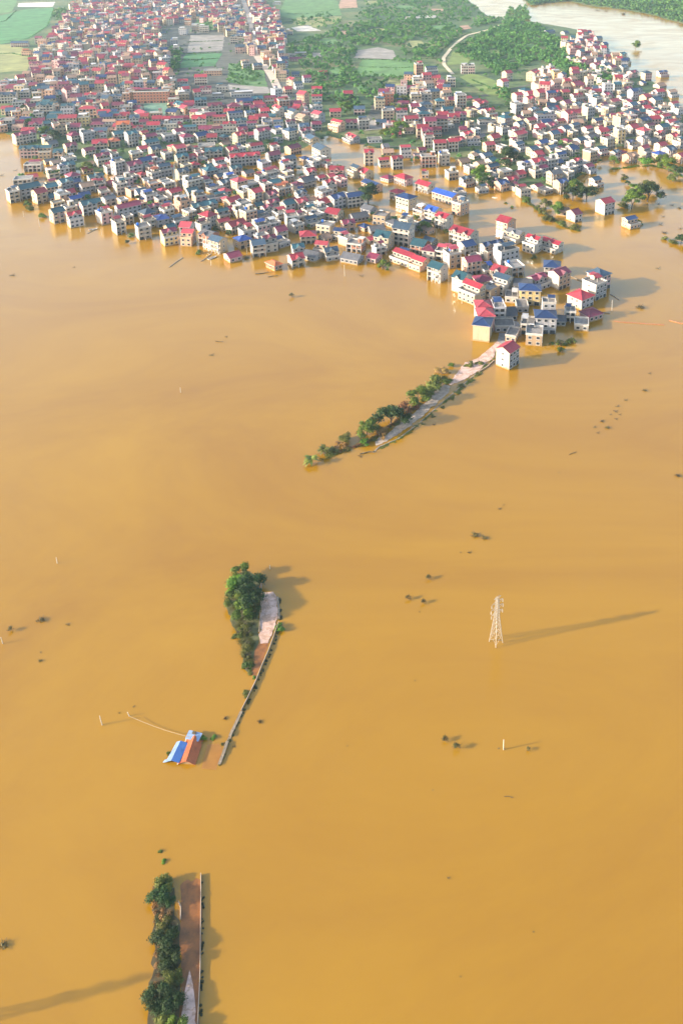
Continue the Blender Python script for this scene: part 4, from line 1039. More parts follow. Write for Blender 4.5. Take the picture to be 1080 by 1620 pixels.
# ------------------------------------------------------------------ vegetation
def leaf_cloud(lumps, n, size, seed, droop=0.0, shell=0.55):
    """n leaf-sized faces spread through a set of round lumps"""
    g = np.random.default_rng(seed)
    lumps = np.array(lumps, float)
    wgt = lumps[:, 3] ** 2; wgt /= wgt.sum()
    k = g.choice(len(lumps), n, p=wgt)
    d = g.normal(size=(n, 3)); d /= np.linalg.norm(d, axis=1)[:, None]
    d[:, 2] = np.where((d[:, 2] < -0.3), -d[:, 2] * .7, d[:, 2])
    rad = lumps[k, 3] * (shell + (1.08 - shell) * g.random(n) ** 0.6) * (1 + .2 * g.normal(size=n))
    c = lumps[k, :3] + d * rad[:, None] * np.array([1, 1, .85])
    nrm = d + g.normal(size=(n, 3)) * .55 + np.array([0, 0, .25]); nrm /= np.linalg.norm(nrm, axis=1)[:, None]
    t = g.normal(size=(n, 3)); t -= (t * nrm).sum(1)[:, None] * nrm; t /= np.linalg.norm(t, axis=1)[:, None]
    b_ = np.cross(nrm, t)
    s = size * (.6 + .8 * g.random(n))
    v = np.empty((n, 4, 3))
    v[:, 0] = c + t * s[:, None]; v[:, 1] = c + b_ * (s * .5)[:, None]; v[:, 2] = c - t * s[:, None] - np.array([0, 0, droop]); v[:, 3] = c - b_ * (s * .5)[:, None]
    return v.reshape(-1, 3), np.arange(4 * n).reshape(n, 4)
def lump_set(seed, r, h, z0, k):
    g = random.Random(seed)
    out = []
    for i in range(k):
        a = g.uniform(0, 2 * math.pi); t = g.random()
        rr_ = r * (0.2 + .75 * math.sqrt(g.random())) * (1.1 - .55 * t)
        out.append((rr_ * math.cos(a), rr_ * math.sin(a), z0 + h * (.18 + .68 * t), r * g.uniform(.2, .46)))
    return out
def trunk_mesh(name, h, r, seed, limbs=4, spread=1.0):
    g = random.Random(seed); m = MB()
    top = Vector((g.uniform(-.2, .2), g.uniform(-.2, .2), h))
    m.tube([(0, 0, -2.5), (0.05, 0, h * .3), top], r, 0, r * .6, 6)
    for i in range(limbs):
        a = 2 * math.pi * i / limbs + g.uniform(-.4, .4)
        q = top + Vector((math.cos(a) * spread, math.sin(a) * spread, spread * g.uniform(.7, 1.2)))
        m.tube([top - Vector((0, 0, h * .15)), top.lerp(q, .5) + Vector((0, 0, .1)), q], r * .5, 0, r * .2, 5)
    return m.mesh(name, [M_BARK])
def cloud_mesh(name, lumps, n, size, seed, mat, **k):
    v, q = leaf_cloud(lumps, n, size, seed, **k)
    me = np_mesh(name, v, q); me.materials.append(mat); return me
TREE_T = [trunk_mesh('trunk', 1.6, .2, i, 4, 1.1) for i in range(3)]
TREE_C = [cloud_mesh('crown', lump_set(i, 2.6, 3.6, 1.0, 12), 3200, .19, i, M_LEAF) for i in range(4)]
TREE_CD = [cloud_mesh('crown', lump_set(i + 20, 2.6, 3.4, 1.0, 12), 3200, .19, i + 20, M_LEAFD) for i in range(2)]
TREE_CY = [cloud_mesh('crown', lump_set(i + 30, 2.4, 2.8, 0.6, 11), 2600, .18, i + 30, M_LEAFY, shell=.4) for i in range(2)]
TREE_CR = [cloud_mesh('crown', lump_set(i + 40, 2.3, 2.4, 0.3, 10), 2200, .16, i + 40, M_LEAFDRY, shell=.3) for i in range(2)]
BUSH_T = [trunk_mesh('trunk', .5, .09, i + 9, 5, .8) for i in range(2)]
BUSH_C = [cloud_mesh('crown', lump_set(i + 50, 1.3, 1.3, .0, 8), 1100, .13, i + 50, M_LEAF, shell=.35) for i in range(3)]
BUSH_CY = [cloud_mesh('crown', lump_set(i + 60, 1.4, 1.0, -.1, 8), 1000, .12, i + 60, M_LEAFY, shell=.3) for i in range(3)]
BUSH_CR = [cloud_mesh('crown', lump_set(i + 64, 1.4, 1.1, -.1, 8), 900, .12, i + 64, M_LEAFDRY, shell=.3) for i in range(2)]
def palm_crown(seed):
    g = random.Random(seed); m = MB()
    for i in range(26):
        a = g.uniform(0, 2 * math.pi); el = g.uniform(-.2, 1.2); ln = g.uniform(1.6, 2.3)
        pv = None
        for j in range(6):
            t = j / 5
            rr_ = ln * t * math.cos(el * (1 - .5 * t)); z = ln * (t * math.sin(el) - .55 * t * t)
            w = .34 * math.sin(math.pi * min(1, .12 + t * .9)) + .03
            c = Vector((rr_ * math.cos(a), rr_ * math.sin(a), 1.7 + z)); sd = Vector((-math.sin(a), math.cos(a), 0)) * w
            if pv: m.poly([pv[0], c - sd, c + sd, pv[1]], 0)
            pv = (c - sd, c + sd)
    return m.mesh('crown', [M_LEAFY])
PALM_C = [palm_crown(i) for i in range(2)]
PALM_T = [trunk_mesh('trunk', 1.7, .16, 77, 0)]
KINDS_T = {'tree': (TREE_T, TREE_C, 'tree'), 'deep': (TREE_T, TREE_CD, 'tree'), 'olive': (TREE_T, TREE_CY, 'tree'), 'dry': (TREE_T, TREE_CR, 'shrub'),
           'bush': (BUSH_T, BUSH_C, 'shrub'), 'obush': (BUSH_T, BUSH_CY, 'shrub'), 'rbush': (BUSH_T, BUSH_CR, 'shrub'), 'palm': (PALM_T, PALM_C, 'palm')}
NAME_T = {'tree': 'tree', 'deep': 'tree', 'olive': 'tree', 'dry': 'shrub', 'bush': 'shrub', 'obush': 'shrub', 'rbush': 'shrub', 'palm': 'palm_tree'}
def plant(kind, px, py, width_px, label, group=None, hk=1.0, z=None):
    T, C_, cat = KINDS_T[kind]
    p = at(px, py, 0.0)
    zz = max(-0.2, gz(p.x, p.y)) if z is None else z
    p = at(px, py, zz)
    base = {'tree': 5.0, 'deep': 5.0, 'olive': 4.8, 'dry': 4.6, 'bush': 2.8, 'obush': 3.0, 'rbush': 3.0, 'palm': 3.8}[kind]
    k = width_px / scale_at(py) / base
    e = empty(NAME_T[kind], (p.x, p.y, zz), random.uniform(0, 6.28))
    e.scale = (k, k, k * hk * (.78 if py > 560 else 1.0))
    link('trunk', random.choice(T), e); link('crown', random.choice(C_), e)
    return tag(e, label, cat, group)

G1 = 'trees beside the upper causeway road'
for a in (('palm', 492, 734, 26, 'round palm-like tree alone at the tip of the causeway, standing in water'), ('palm', 513, 718, 24, 'second palm-like tree from the causeway tip'),
          ('obush', 528, 716, 26, 'olive shrub between the palm-like trees of the causeway tip'), ('olive', 546, 700, 24, 'olive tree beside the dry brown brush near the causeway tip'),
          ('rbush', 538, 706, 26, 'dry brown brush between olive trees near the causeway tip'), ('tree', 580, 688, 34, 'green tree beside the lower end of the causeway road'), ('bush', 578, 702, 20, 'small green shrub at the lower end of the causeway road'),
          ('rbush', 600, 690, 34, 'reddish dry brush between two causeway trees'), ('deep', 618, 672, 46, 'largest dark green tree beside the causeway road'), ('rbush', 644, 652, 40, 'orange dry brush under the big causeway tree'),
          ('tree', 660, 640, 36, 'broad green tree beside the middle of the causeway road'), ('olive', 676, 630, 28, 'olive crown just above the middle of the causeway road'), ('olive', 692, 614, 36, 'pale olive tree beside the upper causeway road'), ('rbush', 698, 592, 30, 'orange dry brush at the water beyond the upper causeway'),
          ('bush', 712, 580, 14, 'small dark shrub in the water near the upper causeway'), ('obush', 706, 604, 20, 'thin olive shrub at the upper causeway edge'),
          ('obush', 742, 578, 22, 'low grass clump across the dry causeway slab'), ('obush', 757, 577, 18, 'low grass clump near the house end of the causeway')):
    plant(*a, G1)
for i, (x, y, w) in enumerate(((757, 592, 16), (742, 602, 18), (731, 612, 18), (722, 622, 16), (712, 632, 14), (700, 645, 12), (684, 659, 12), (668, 671, 11), (650, 684, 10), (632, 693, 10), (612, 704, 10))):
    plant('obush', x, y, w, f'low olive shrub, {["first", "second", "third", "fourth", "fifth", "sixth", "seventh", "eighth", "ninth", "tenth", "last"][i]} from the lone house along the outer causeway edge', 'shrubs along the outer causeway edge', .5)
G2 = 'trees and shrubs of the middle island'
for a in (('tree', 381, 915, 30, 'tree crown at the very tip of the middle island'), ('tree', 376, 936, 34, 'sunlit green tree on the outer side of the middle island'), ('deep', 396, 935, 40, 'dark green tree beside the inner tip of the island road'),
          ('tree', 372, 958, 32, 'bright green crown on the bulging outer side of the middle island'), ('deep', 394, 960, 44, 'biggest dark tree of the middle island, beside the pale road'), ('tree', 383, 978, 36, 'green tree below the bulge of the middle island'),
          ('obush', 386, 992, 24, 'yellow green shrub at the narrowing of the middle island'), ('deep', 402, 976, 24, 'dark crown touching the pale island road'), ('obush', 377, 1003, 26, 'scrubby olive shrub below the main clump of the island'),
          ('obush', 392, 1003, 26, 'olive shrub between the clump and the flooded island road'), ('obush', 389, 1022, 28, 'low yellow green cover beside the flooded island road'), ('obush', 393, 1040, 24, 'low olive cover further down the flooded island road'), ('bush', 389, 1060, 22, 'round green shrub at the end of the island cover'),
          ('bush', 443, 996, 20, 'round dark green shrub on the outer side of the island road'), ('obush', 392, 1098, 18, 'green shrub straddling the thin island wall'), ('bush', 404, 1073, 9, 'tiny shrub at the bend of the thin island wall'),
          ('bush', 322, 1172, 15, 'leafy shrub against the tile-roofed hut'), ('bush', 340, 1170, 13, 'small shrub between the hut and the wall end'), ('bush', 267, 1193, 8, 'small plant beside the blue sheet roof'),
          ('obush', 353, 1178, 9, 'small tuft at the corner of the flooded yard')):
    plant(*a, G2)
G3 = 'trees lining the bottom road'
for a in (('olive', 259, 1404, 31, 'brownish crown heading the tree line by the bottom road'), ('deep', 255, 1428, 34, 'dark crown second in the tree line by the bottom road'), ('rbush', 262, 1450, 26, 'brownish shrub below the dark crown of the bottom tree line'),
          ('olive', 262, 1474, 31, 'orange-lit crown in the middle of the bottom tree line'), ('deep', 262, 1500, 40, 'big dark green tree in the middle of the bottom tree line'), ('deep', 270, 1524, 34, 'dark tree just below the biggest of the bottom line'),
          ('obush', 276, 1478, 22, 'shrub reaching towards the flooded bottom road'), ('olive', 272, 1552, 31, 'olive tree beside the pointed dry slab'), ('deep', 248, 1590, 40, 'dark tree bulging out over the water near the bottom corner'), ('deep', 272, 1592, 38, 'dark tree beside the pale bottom slab'),
          ('olive', 262, 1622, 34, 'olive crown cut by the lower photo edge'), ('tree', 278, 1640, 38, 'green tree beside the lowest end of the bottom road'), ('tree', 255, 1655, 38, 'green tree at the lowest end of the tree line'),
          ('bush', 255, 1346, 10, 'upper one of two lone shrubs in the water above the bottom road'), ('bush', 257, 1363, 12, 'lower one of two lone shrubs in the water above the bottom road')):
    plant(*a, G3)
G4 = 'trees standing among the flooded houses'
for a in (('tree', 139, 274, 16, 'bright green tree between houses of the western shore'), ('deep', 582, 322, 30, 'big dark round tree beside the long navy roof'), ('deep', 804, 264, 30, 'big dark green tree in the middle of the eastern quarter'), ('tree', 757, 291, 24, 'bright green tree behind the small white box'), ('deep', 772, 298, 18, 'dark tree beside the small white box'),
          ('tree', 911, 309, 22, 'bright green tree in the big clump of the eastern quarter'), ('deep', 905, 318, 22, 'dark tree in the big clump of the eastern quarter'), ('deep', 927, 317, 24, 'dark rounded tree at the clump edge by the peach house'), ('deep', 897, 307, 14, 'narrow dark tree behind the big eastern clump'),
          ('tree', 1003, 320, 26, 'bright green tree of the round island grove'), ('deep', 1023, 320, 30, 'dark tree of the round island grove'), ('tree', 998, 331, 24, 'lower green crown of the round island grove'), ('olive', 1026, 305, 22, 'yellowish crown behind the round island grove'), ('obush', 982, 328, 20, 'brownish brush beside the round island grove'),
          ('tree', 1056, 272, 22, 'bright tree on the shore of the eastern inlet'), ('deep', 1073, 279, 18, 'dark tree at the photo edge by the eastern inlet'), ('olive', 1063, 288, 16, 'olive bush at the mouth of the eastern inlet'), ('tree', 1046, 262, 16, 'leafy tree at the head of the eastern inlet'), ('bush', 1020, 263, 24, 'wide green bush before the peach houses of the inlet'),
          ('tree', 970, 262, 14, 'tree on the green bank before the tan house'), ('obush', 985, 283, 16, 'olive bush in the water of the eastern inlet'), ('deep', 992, 293, 7, 'thin dark tree standing alone in the inlet'), ('tree', 672, 368, 16, 'green tree beside the flooded street'),
          ('bush', 604, 427, 24, 'flat bright green bush in the water before the long red roof'), ('bush', 1010, 357, 14, 'green bush beside the isolated peach house'), ('deep', 922, 272, 10, 'dark cypress-like tree by the white gabled house'),
          ('obush', 832, 318, 16, 'scrubby bush before the white maroon-roofed house'), ('bush', 837, 320, 14, 'dark low bush beside the scrub'), ('olive', 862, 328, 16, 'first olive tree of the drowned hedge line'), ('obush', 858, 338, 18, 'bush of the drowned hedge line below the first tree'), ('tree', 880, 340, 18, 'green tree in the middle of the drowned hedge line'),
          ('obush', 868, 348, 20, 'olive bush in the middle of the drowned hedge line'), ('obush', 885, 356, 18, 'olive bush near the small white house'), ('obush', 912, 362, 18, 'sparse bush before the small white house'), ('obush', 850, 332, 14, 'thin bush at the head of the drowned hedge line'),
          ('obush', 800, 322, 6, 'tiny bush in open water by the eastern stilted houses'), ('bush', 808, 329, 6, 'tiny dark bush beside another in open water'), ('bush', 40, 328, 16, 'dark green bush in the water by the western shore'), ('obush', 46, 332, 14, 'olive bush in the water by the western shore'), ('bush', 68, 345, 12, 'bush against the teal-roofed house of the western shore'),
          ('obush', 885, 548, 20, 'olive brush in the water below the eastern tip houses'), ('obush', 905, 543, 18, 'second olive brush below the eastern tip houses'), ('bush', 886, 556, 12, 'dark small brush below the eastern tip houses'), ('bush', 872, 546, 8, 'darkest small brush below the eastern tip houses'),
          ('bush', 208, 375, 10, 'small green bush before the dark-roofed white house'), ('deep', 202, 386, 6, 'tiny dark bush in the water of the long front'), ('bush', 318, 402, 12, 'green bush by the broken jetty of the long front'),
          ('tree', 72, 218, 16, 'tree behind the pink-roofed western block'), ('deep', 86, 222, 16, 'dark tree behind the western teal roofs'), ('obush', 75, 278, 16, 'bush in the yard of the western shore'), ('tree', 90, 283, 14, 'tree in the yard of the western shore'),
          ('tree', 620, 222, 18, 'tree beside the grey shed of the flooded street'), ('tree', 634, 212, 18, 'leafy tree in the plot above the flooded street'), ('olive', 608, 216, 16, 'pale tree in the plot above the flooded street'), ('tree', 548, 178, 16, 'bright tree beside the small upper houses'),
          ('deep', 428, 232, 12, 'dark tree between maroon roofs'), ('tree', 1005, 78, 12, 'lone dark island bush in the river'), ('deep', 1076, 385, 14, 'sparse drowned brush at the photo edge'), ('obush', 1062, 386, 16, 'drowned olive brush near the photo edge'), ('obush', 1050, 380, 12, 'thin drowned brush before the photo edge'),
          ('deep', 703, 393, 9, 'small round dark tree by the flooded street end'), ('deep', 717, 391, 7, 'second small round dark tree by the flooded street end'), ('obush', 843, 408, 12, 'low weeds before the stilted houses')):
    plant(*a[:3], a[3] * 1.22, a[4], G4)

def weed_strip(label, px, w, h, n, mat, seed, size=.13):
    """ragged low growth along a line"""
    P = [at(x, y, 0) for x, y in px]
    seg = [(a, c) for a, c in zip(P, P[1:])]
    g = random.Random(seed); lumps = []
    for a, c in seg:
        for _ in range(max(1, int((c - a).length / .55))):
            if g.random() < .2: continue
            p = a.lerp(c, g.random()); r = g.uniform(.45, 1.0) * w * .5
            lumps.append((p.x - P[0].x + g.uniform(-w, w) * .3, p.y - P[0].y + g.uniform(-w, w) * .3, h * g.uniform(-.1, .35), r))
    v, q = leaf_cloud(lumps, n, size, seed, shell=.2)
    v[:, 2] = np.maximum(v[:, 2], -.1) * h
    me = np_mesh('weeds', v, q); me.materials.append(mat)
    return tag(link('weeds', me, None, P[0]), label, 'weeds', kind='stuff')
M_WEED = leaf_mat('weeds_dark', (0.014, 0.018, 0.004), (0.060, 0.060, 0.014), .9)
weed_strip('dark weeds along the outer side of the thin island wall', [(445, 985), (437, 1008), (428, 1032), (417, 1058), (408, 1080), (396, 1105), (385, 1128)], .7, .55, 5000, M_WEED, 1)
weed_strip('dark weeds over the rough wall end by the flooded yard', [(384, 1124), (373, 1150), (362, 1175), (354, 1195), (347, 1211)], .8, .5, 4200, M_WEED, 2)
weed_strip('dark weeds beside the dry island slab', [(440, 943), (443, 960), (443, 980)], 1.0, .6, 2600, M_WEED, 3)
weed_strip('dark weeds along the outer side of the bottom road wall', [(321, 1390), (321, 1440), (320, 1500), (319, 1560), (317, 1640)], .55, .5, 4200, M_WEED, 4)
weed_strip('olive weeds along the outer edge of the causeway', [(780, 566), (757, 590), (738, 607), (714, 628), (690, 648), (660, 673), (630, 695), (600, 710)], 1.6, .45, 8000, M_LEAFY, 5, .16)
weed_strip('olive and brown scrub on the tree side of the causeway', [(700, 596), (680, 622), (655, 645), (628, 668), (604, 688), (585, 700), (560, 708), (530, 718), (508, 726)], 3.0, .6, 12000, M_LEAFY, 6, .18)
weed_strip('dry brown scrub on the tree side of the causeway', [(690, 606), (660, 640), (640, 655), (606, 684), (580, 700), (535, 716)], 2.0, .9, 6000, M_LEAFDRY, 7, .18)
weed_strip('low green cover on the middle island bank', [(384, 905), (376, 940), (372, 970), (382, 1000), (390, 1030), (394, 1060)], 3.2, .4, 12000, M_LEAFY, 8)
weed_strip('yellow green cover between island trees and flooded road', [(395, 1000), (398, 1025), (396, 1050), (394, 1068)], 1.8, .4, 6000, M_LEAFY, 9)
weed_strip('dark scrub under the bottom tree line', [(258, 1400), (260, 1450), (264, 1500), (268, 1550), (262, 1600), (262, 1650)], 3.2, .8, 14000, M_LEAFD, 10)
weed_strip('brownish scrub on the sunlit side of the bottom tree line', [(244, 1405), (248, 1450), (250, 1500), (252, 1545), (240, 1590)], 1.2, .7, 5000, M_LEAFDRY, 11)
weed_strip('drowned hedge top below the white box house', [(835, 322), (855, 334), (872, 346), (890, 358), (915, 366)], 3.4, .8, 9000, M_LEAFY, 12, .25)
weed_strip('weeds on the bank of the eastern inlet', [(968, 268), (1000, 264), (1030, 262), (1055, 268), (1080, 280)], 3.5, .7, 7000, M_LEAF, 13, .3)

for k, (lb, ln) in enumerate((('hedge along the far paddy', [(-20, 64), (20, 66), (46, 62), (76, 42), (86, 14)]), ('hedge across the fallow field', [(-20, 88), (20, 86), (50, 92)]), ('hedge below the terraced field', [(-20, 42), (10, 34), (26, 18)]),
                          ('hedge at the ploughed field', [(452, 22), (480, 24), (530, 16), (560, 14)]), ('hedge along the pale grass strip', [(455, 36), (500, 32), (548, 28)]), ('hedge across the grassy plots', [(565, 95), (620, 97), (690, 94)]), ('hedge between the grassy plots', [(570, 108), (640, 109), (690, 104)]),
                          ('hedge beside the dirt track', [(690, 92), (702, 78), (722, 62), (745, 52)]), ('bank across the brown terraces', [(296, 68), (325, 67), (354, 66)]), ('bank below the brown terraces', [(284, 87), (320, 86), (350, 84)]), ('bank across the green terrace', [(284, 97), (320, 96), (346, 94)]), ('hedge on the bright slope', [(745, 128), (775, 140), (806, 146)]))):
    P0 = at(ln[0][0], ln[0][1], 1.3); o = weed_strip(lb, ln, 3.0, .8, 700, M_LEAFFAR, 50 + k, .8); o.location.z = 1.4

# woods: the nearest trees one by one, the rest as one mass
def far_tree_mesh(seed, mat=None):
    v, q = leaf_cloud(lump_set(seed, 2.7, 4.2, 1.2, 9), 260, .62, seed)
    me = np_mesh('tree', v, q)
    m = MB(); m.v = [tuple(p) for p in v]; m.f = [tuple(int(i) for i in f) for f in q]; m.m = [0] * len(q)
    m.tube([(0, 0, -.6), (0, 0, 1.6), (.1, 0, 2.6)], .24, 1, .12, 5)
    bpy.data.meshes.remove(me)
    return m.mesh('tree', [mat or M_LEAFFAR, M_BARK])
FAR_M = [far_tree_mesh(i + 200) for i in range(7)] + [far_tree_mesh(300, M_LEAFY), far_tree_mesh(301, M_LEAFD)]
WOODS = [([(455, 74), (510, 54), (545, 40), (600, 34), (690, 32), (735, 50), (700, 82), (690, 92), (640, 90), (628, 74), (600, 70), (564, 76), (556, 96), (562, 120), (640, 126), (655, 118), (652, 146), (632, 152), (600, 150), (588, 160), (552, 136), (508, 150), (490, 124), (470, 98)], 80, 'leafy tree in the wood between the main street and the dirt track', 'trees of the middle wood'),
         ([(715, 78), (762, 54), (800, 34), (850, 40), (880, 62), (902, 78), (928, 100), (932, 118), (905, 128), (880, 106), (850, 97), (815, 112), (782, 120), (756, 100), (722, 88)], 50, 'leafy tree of the wooded rise beside the river', 'trees of the wooded rise'),
         ([(560, 32), (740, 34), (770, 24), (740, 4), (700, -12), (590, -12)], 150, 'pale hazy tree in the loose wood at the top', 'trees of the loose top wood'),
         ([(740, 48), (800, 32), (775, 26), (750, 30)], 120, 'tree on the low river point', 'trees of the river point'),
         ([(796, 30), (806, 14), (832, 10), (838, 30), (822, 40)], 60, 'tree at the river bend', 'trees of the river bend'),
         ([(264, 78), (290, 74), (284, 112), (268, 114)], 60, 'tree at the edge of the brown terraces', 'trees by the brown terraces'),
         ([(362, 104), (398, 104), (412, 122), (396, 134), (362, 134)], 45, 'bush of the vacant plot beside the main street', 'bushes of the vacant plot'),
         ([(84, 30), (112, 40), (116, 20), (90, 14)], 110, 'tree behind the far paddies', 'trees behind the far paddies'),
         ([(482, 150), (530, 150), (560, 150), (566, 176), (545, 182), (522, 162), (505, 162)], 60, 'tree on the green slope above the flooded street', 'trees above the flooded street'),
         ([(612, 158), (630, 152), (648, 160), (640, 178), (622, 176)], 50, 'tree in the green gap of the upper central quarter', 'trees of the upper central gap'),
         ([(778, 140), (806, 146), (806, 172), (796, 168)], 50, 'tree at the foot of the bright green slope', 'trees at the slope foot'),
         ([(930, 118), (960, 108), (972, 124), (955, 140), (938, 132)], 60, 'tree between the river houses', 'trees between the river houses'),
         ([(318, 50), (362, 50), (362, 14), (330, 14)], 160, 'tree on the grassy slope at the top', 'trees of the grassy top slope'),
         ([(20, 140), (60, 150), (60, 210), (30, 205)], 260, 'tree between the far western houses', 'trees between the western houses'),
         ([(452, 40), (530, 48), (540, 36), (520, 22), (470, 30)], 260, 'tree on the pale grass strip', 'trees of the pale grass strip'),
         ([(610, 96), (690, 108), (700, 92), (640, 92)], 220, 'tree among the grassy plots', 'trees among the grassy plots')]
rw = random.Random(21)
CLEAR_W = [[at(x, y, 1.3) for x, y in q] for q in CLEAR]
cand = []
for poly, area, lab, grp in WOODS:
    Pw = [at(x, y, 1.3) for x, y in poly]
    bx0, bx1 = min(p.x for p in Pw), max(p.x for p in Pw); by0, by1 = min(p.y for p in Pw), max(p.y for p in Pw)
    for _ in range(int((bx1 - bx0) * (by1 - by0) / area)):
        p = (rw.uniform(bx0, bx1), rw.uniform(by0, by1))
        if in_poly(p, Pw) and not any(in_poly(p, q) for q in CLEAR_W): cand.append((p[1], p[0], lab, grp))
for (x, y, w) in [(rw.uniform(10, 1060), rw.uniform(20, 370), 0) for _ in range(1100)]:
    if (x < 105 and y < 130) or (x > 420 and y < 110): continue
    p = at(x, y, 1.3)
    if all((p.x - q[0]) ** 2 + (p.y - q[1]) ** 2 > (q[2] * .8 + 1.5) ** 2 for q in placed) and (gz(p.x, p.y) > -.4 or any(in_poly((x, y), hq[0]) for hq in HULLS)): cand.append((p.y, p.x, 'tree in a gap between the town houses', 'trees in gaps between town houses'))
cand = [c + (max(-.3, gz(c[1], c[0])),) for c in cand]
cand.sort()
print('wood trees', len(cand))
rest = []
for i, (y, x, lab, grp, z) in enumerate(cand):
    k = rw.uniform(.75, 1.5) * (.62 if 'gap between' in lab or 'vacant' in lab else 1)
    if i < 290:
        o = link('tree', rw.choice(FAR_M), None, (x, y, z), rw.uniform(0, 6.28)); o.scale = (k, k, k * rw.uniform(.85, 1.2))
        if 'gap between' in lab:
            hs = sorted(HOUSES, key=lambda h: (h['x'] - x) ** 2 + (h['y'] - y) ** 2)[:6]
            opts = [f"small tree beside the {WALLNAME[h['wall']]} {W3[h['n']]} house with {ROOFNAME[h['roof']]} roof, {near_lm(h)}" for h in hs]
            opts += [f"small tree between {ROOFNAME[a_['roof']]} and {ROOFNAME[b_['roof']]} roofs by {near_lm(a_)}" for a_ in hs for b_ in hs if a_ is not b_]
            lab = next((t for t in opts if t not in used and len(t.split()) <= 16), lab); used.add(lab)
        tag(o, lab, 'tree', grp)
    else: rest.append((x, y, z, k))
def wood_mass(name, items, label, nleaf, size, mats_seed=5):
    g = np.random.default_rng(mats_seed)
    base = [leaf_cloud(lump_set(s + 400, 2.7, 4.0, .6, 7), nleaf, size, s + 400)[0] for s in range(8)]
    V = []
    for (x, y, z, k) in items:
        b_ = base[g.integers(8)]; a = g.uniform(0, 6.28); c, s = math.cos(a), math.sin(a)
        kz = k * g.uniform(.8, 1.25)
        V.append(np.stack([x + k * (b_[:, 0] * c - b_[:, 1] * s), y + k * (b_[:, 0] * s + b_[:, 1] * c), z + kz * b_[:, 2]], 1))
    V = np.concatenate(V)
    me = np_mesh(name, V, np.arange(len(V)).reshape(-1, 4)); me.materials.append(M_LEAFFAR)
    return tag(link(name, me), label, 'woods', kind='stuff')
wood_mass('woods', rest, 'hazy green woods behind the town', 110, .85)
bank = []
Pw = [Vector((p[0], p[1])) for p in BANK]
for _ in range(200000):
    px, py = rw.uniform(825, 1110), rw.uniform(-12, 42)
    p = at(px, py, 0)
    if p.y > 4200: continue
    bank.append((p.x, p.y))
bank = np.array(bank)
d = inside_dist(BANK, bank); bank = bank[d > 3]
zz = ground_z(bank)
# keep an even spread: one tree per 7 m cell
cell = {}
for (x, y), z in zip(bank, zz):
    cell.setdefault((int(x // 8), int(y // 11)), (x, y, z, rw.uniform(1.1, 1.9)))
print('bank trees', len(cell))
wood_mass('far_woods', list(cell.values())[:3600], 'dark green wood on the hill across the river', 46, 1.25, 8)
# ------------------------------------------------------------------ causeway roads out in the water
def outline_sheet(name, px, mat, label, z, kind='structure', rag=0.25):
    P = [at(x, y, z) for x, y in px]
    out = []
    for i in range(len(P)):
        a, c = P[i], P[(i + 1) % len(P)]
        k = max(1, int((c - a).length / 1.2))
        for j in range(k):
            q = a.lerp(c, j / k)
            if j: q += Vector((random.uniform(-rag, rag), random.uniform(-rag, rag), 0))
            out.append(q)
    from mathutils.geometry import tessellate_polygon
    m = MB(); n = len(out)
    m.v = [(p.x, p.y, z) for p in out] + [(p.x, p.y, -1.2) for p in out]
    for t in tessellate_polygon([out]):
        a, c, d = (out[i] for i in t)
        m.f.append(tuple(t) if (c - a).cross(d - a).z > 0 else tuple(reversed(t))); m.m.append(0)
    area = sum(out[i].x * out[(i + 1) % n].y - out[(i + 1) % n].x * out[i].y for i in range(n))
    for i in range(n):
        j = (i + 1) % n
        m.f.append((i, n + i, n + j, j) if area > 0 else (i, j, n + j, n + i)); m.m.append(0)
    o = m.build(name, mat)
    return tag(o, label, kind=kind)
outline_sheet('road', [(786, 540), (776, 549), (756, 566), (742, 572), (735, 573), (723, 590), (709, 606), (712, 609), (733, 601), (751, 590), (757, 586), (770, 572), (779, 568), (783, 556), (796, 546)], M_CONC, 'pale dry concrete slab of the causeway by the lone house', .16)
outline_sheet('road', [(690, 618), (668, 640), (645, 660), (622, 678), (604, 690), (593, 698), (594, 705), (612, 698), (634, 684), (655, 668), (676, 651), (697, 632), (708, 622), (712, 612), (703, 608)], mottled('worn_causeway', (0.34, 0.26, 0.20), 0.5, 0.45, 1.5, 0.9, 0.05, 0.4), 'worn muddy lower stretch of the causeway road', .10, rag=.5)
outline_sheet('road', [(800, 508), (790, 522), (786, 540), (796, 546), (812, 532), (822, 514), (815, 506)], mottled('grey_causeway', (0.27, 0.24, 0.22), 0.5, 0.6, 1.3, 0.9, 0.05), 'grey street end between the causeway houses', .12)
outline_sheet('road', [(415, 937), (413, 960), (411, 985), (411, 1010), (412, 1018), (424, 1017), (430, 1004), (436, 988), (439, 962), (437, 943), (432, 936)], M_CONC, 'dry pale slab of the middle island road', .15, rag=.4)
outline_sheet('road', [(411, 1016), (402, 1030), (396, 1052), (398, 1068), (404, 1070), (411, 1055), (418, 1038), (425, 1016)], M_MUD, 'orange muddy stretch of the island road under shallow water', .012, rag=.15)
outline_sheet('yard', [(328, 1178), (319, 1216), (342, 1218), (352, 1185), (346, 1176)], mottled('silted_yard', (0.27, 0.115, 0.014), 0.4, 0.85, 1.1, 0.3, 0.05), 'rectangular flooded yard beside the tile-roofed hut', .01, rag=.1)
outline_sheet('road', [(289, 1396), (285, 1402), (287, 1418), (286, 1440), (284, 1480), (286, 1530), (285, 1580), (284, 1640), (314, 1640), (316, 1560), (318, 1470), (318, 1392), (311, 1389), (303, 1395), (297, 1391)], M_MUD, 'dark orange bottom road under shallow water', .012, rag=.3)
outline_sheet('road', [(300, 1534), (296, 1552), (291, 1575), (288, 1600), (285, 1640), (311, 1640), (310, 1600), (307, 1570), (304, 1550)], M_CONC, 'pale pointed dry slab of the bottom road', .10, rag=.55)
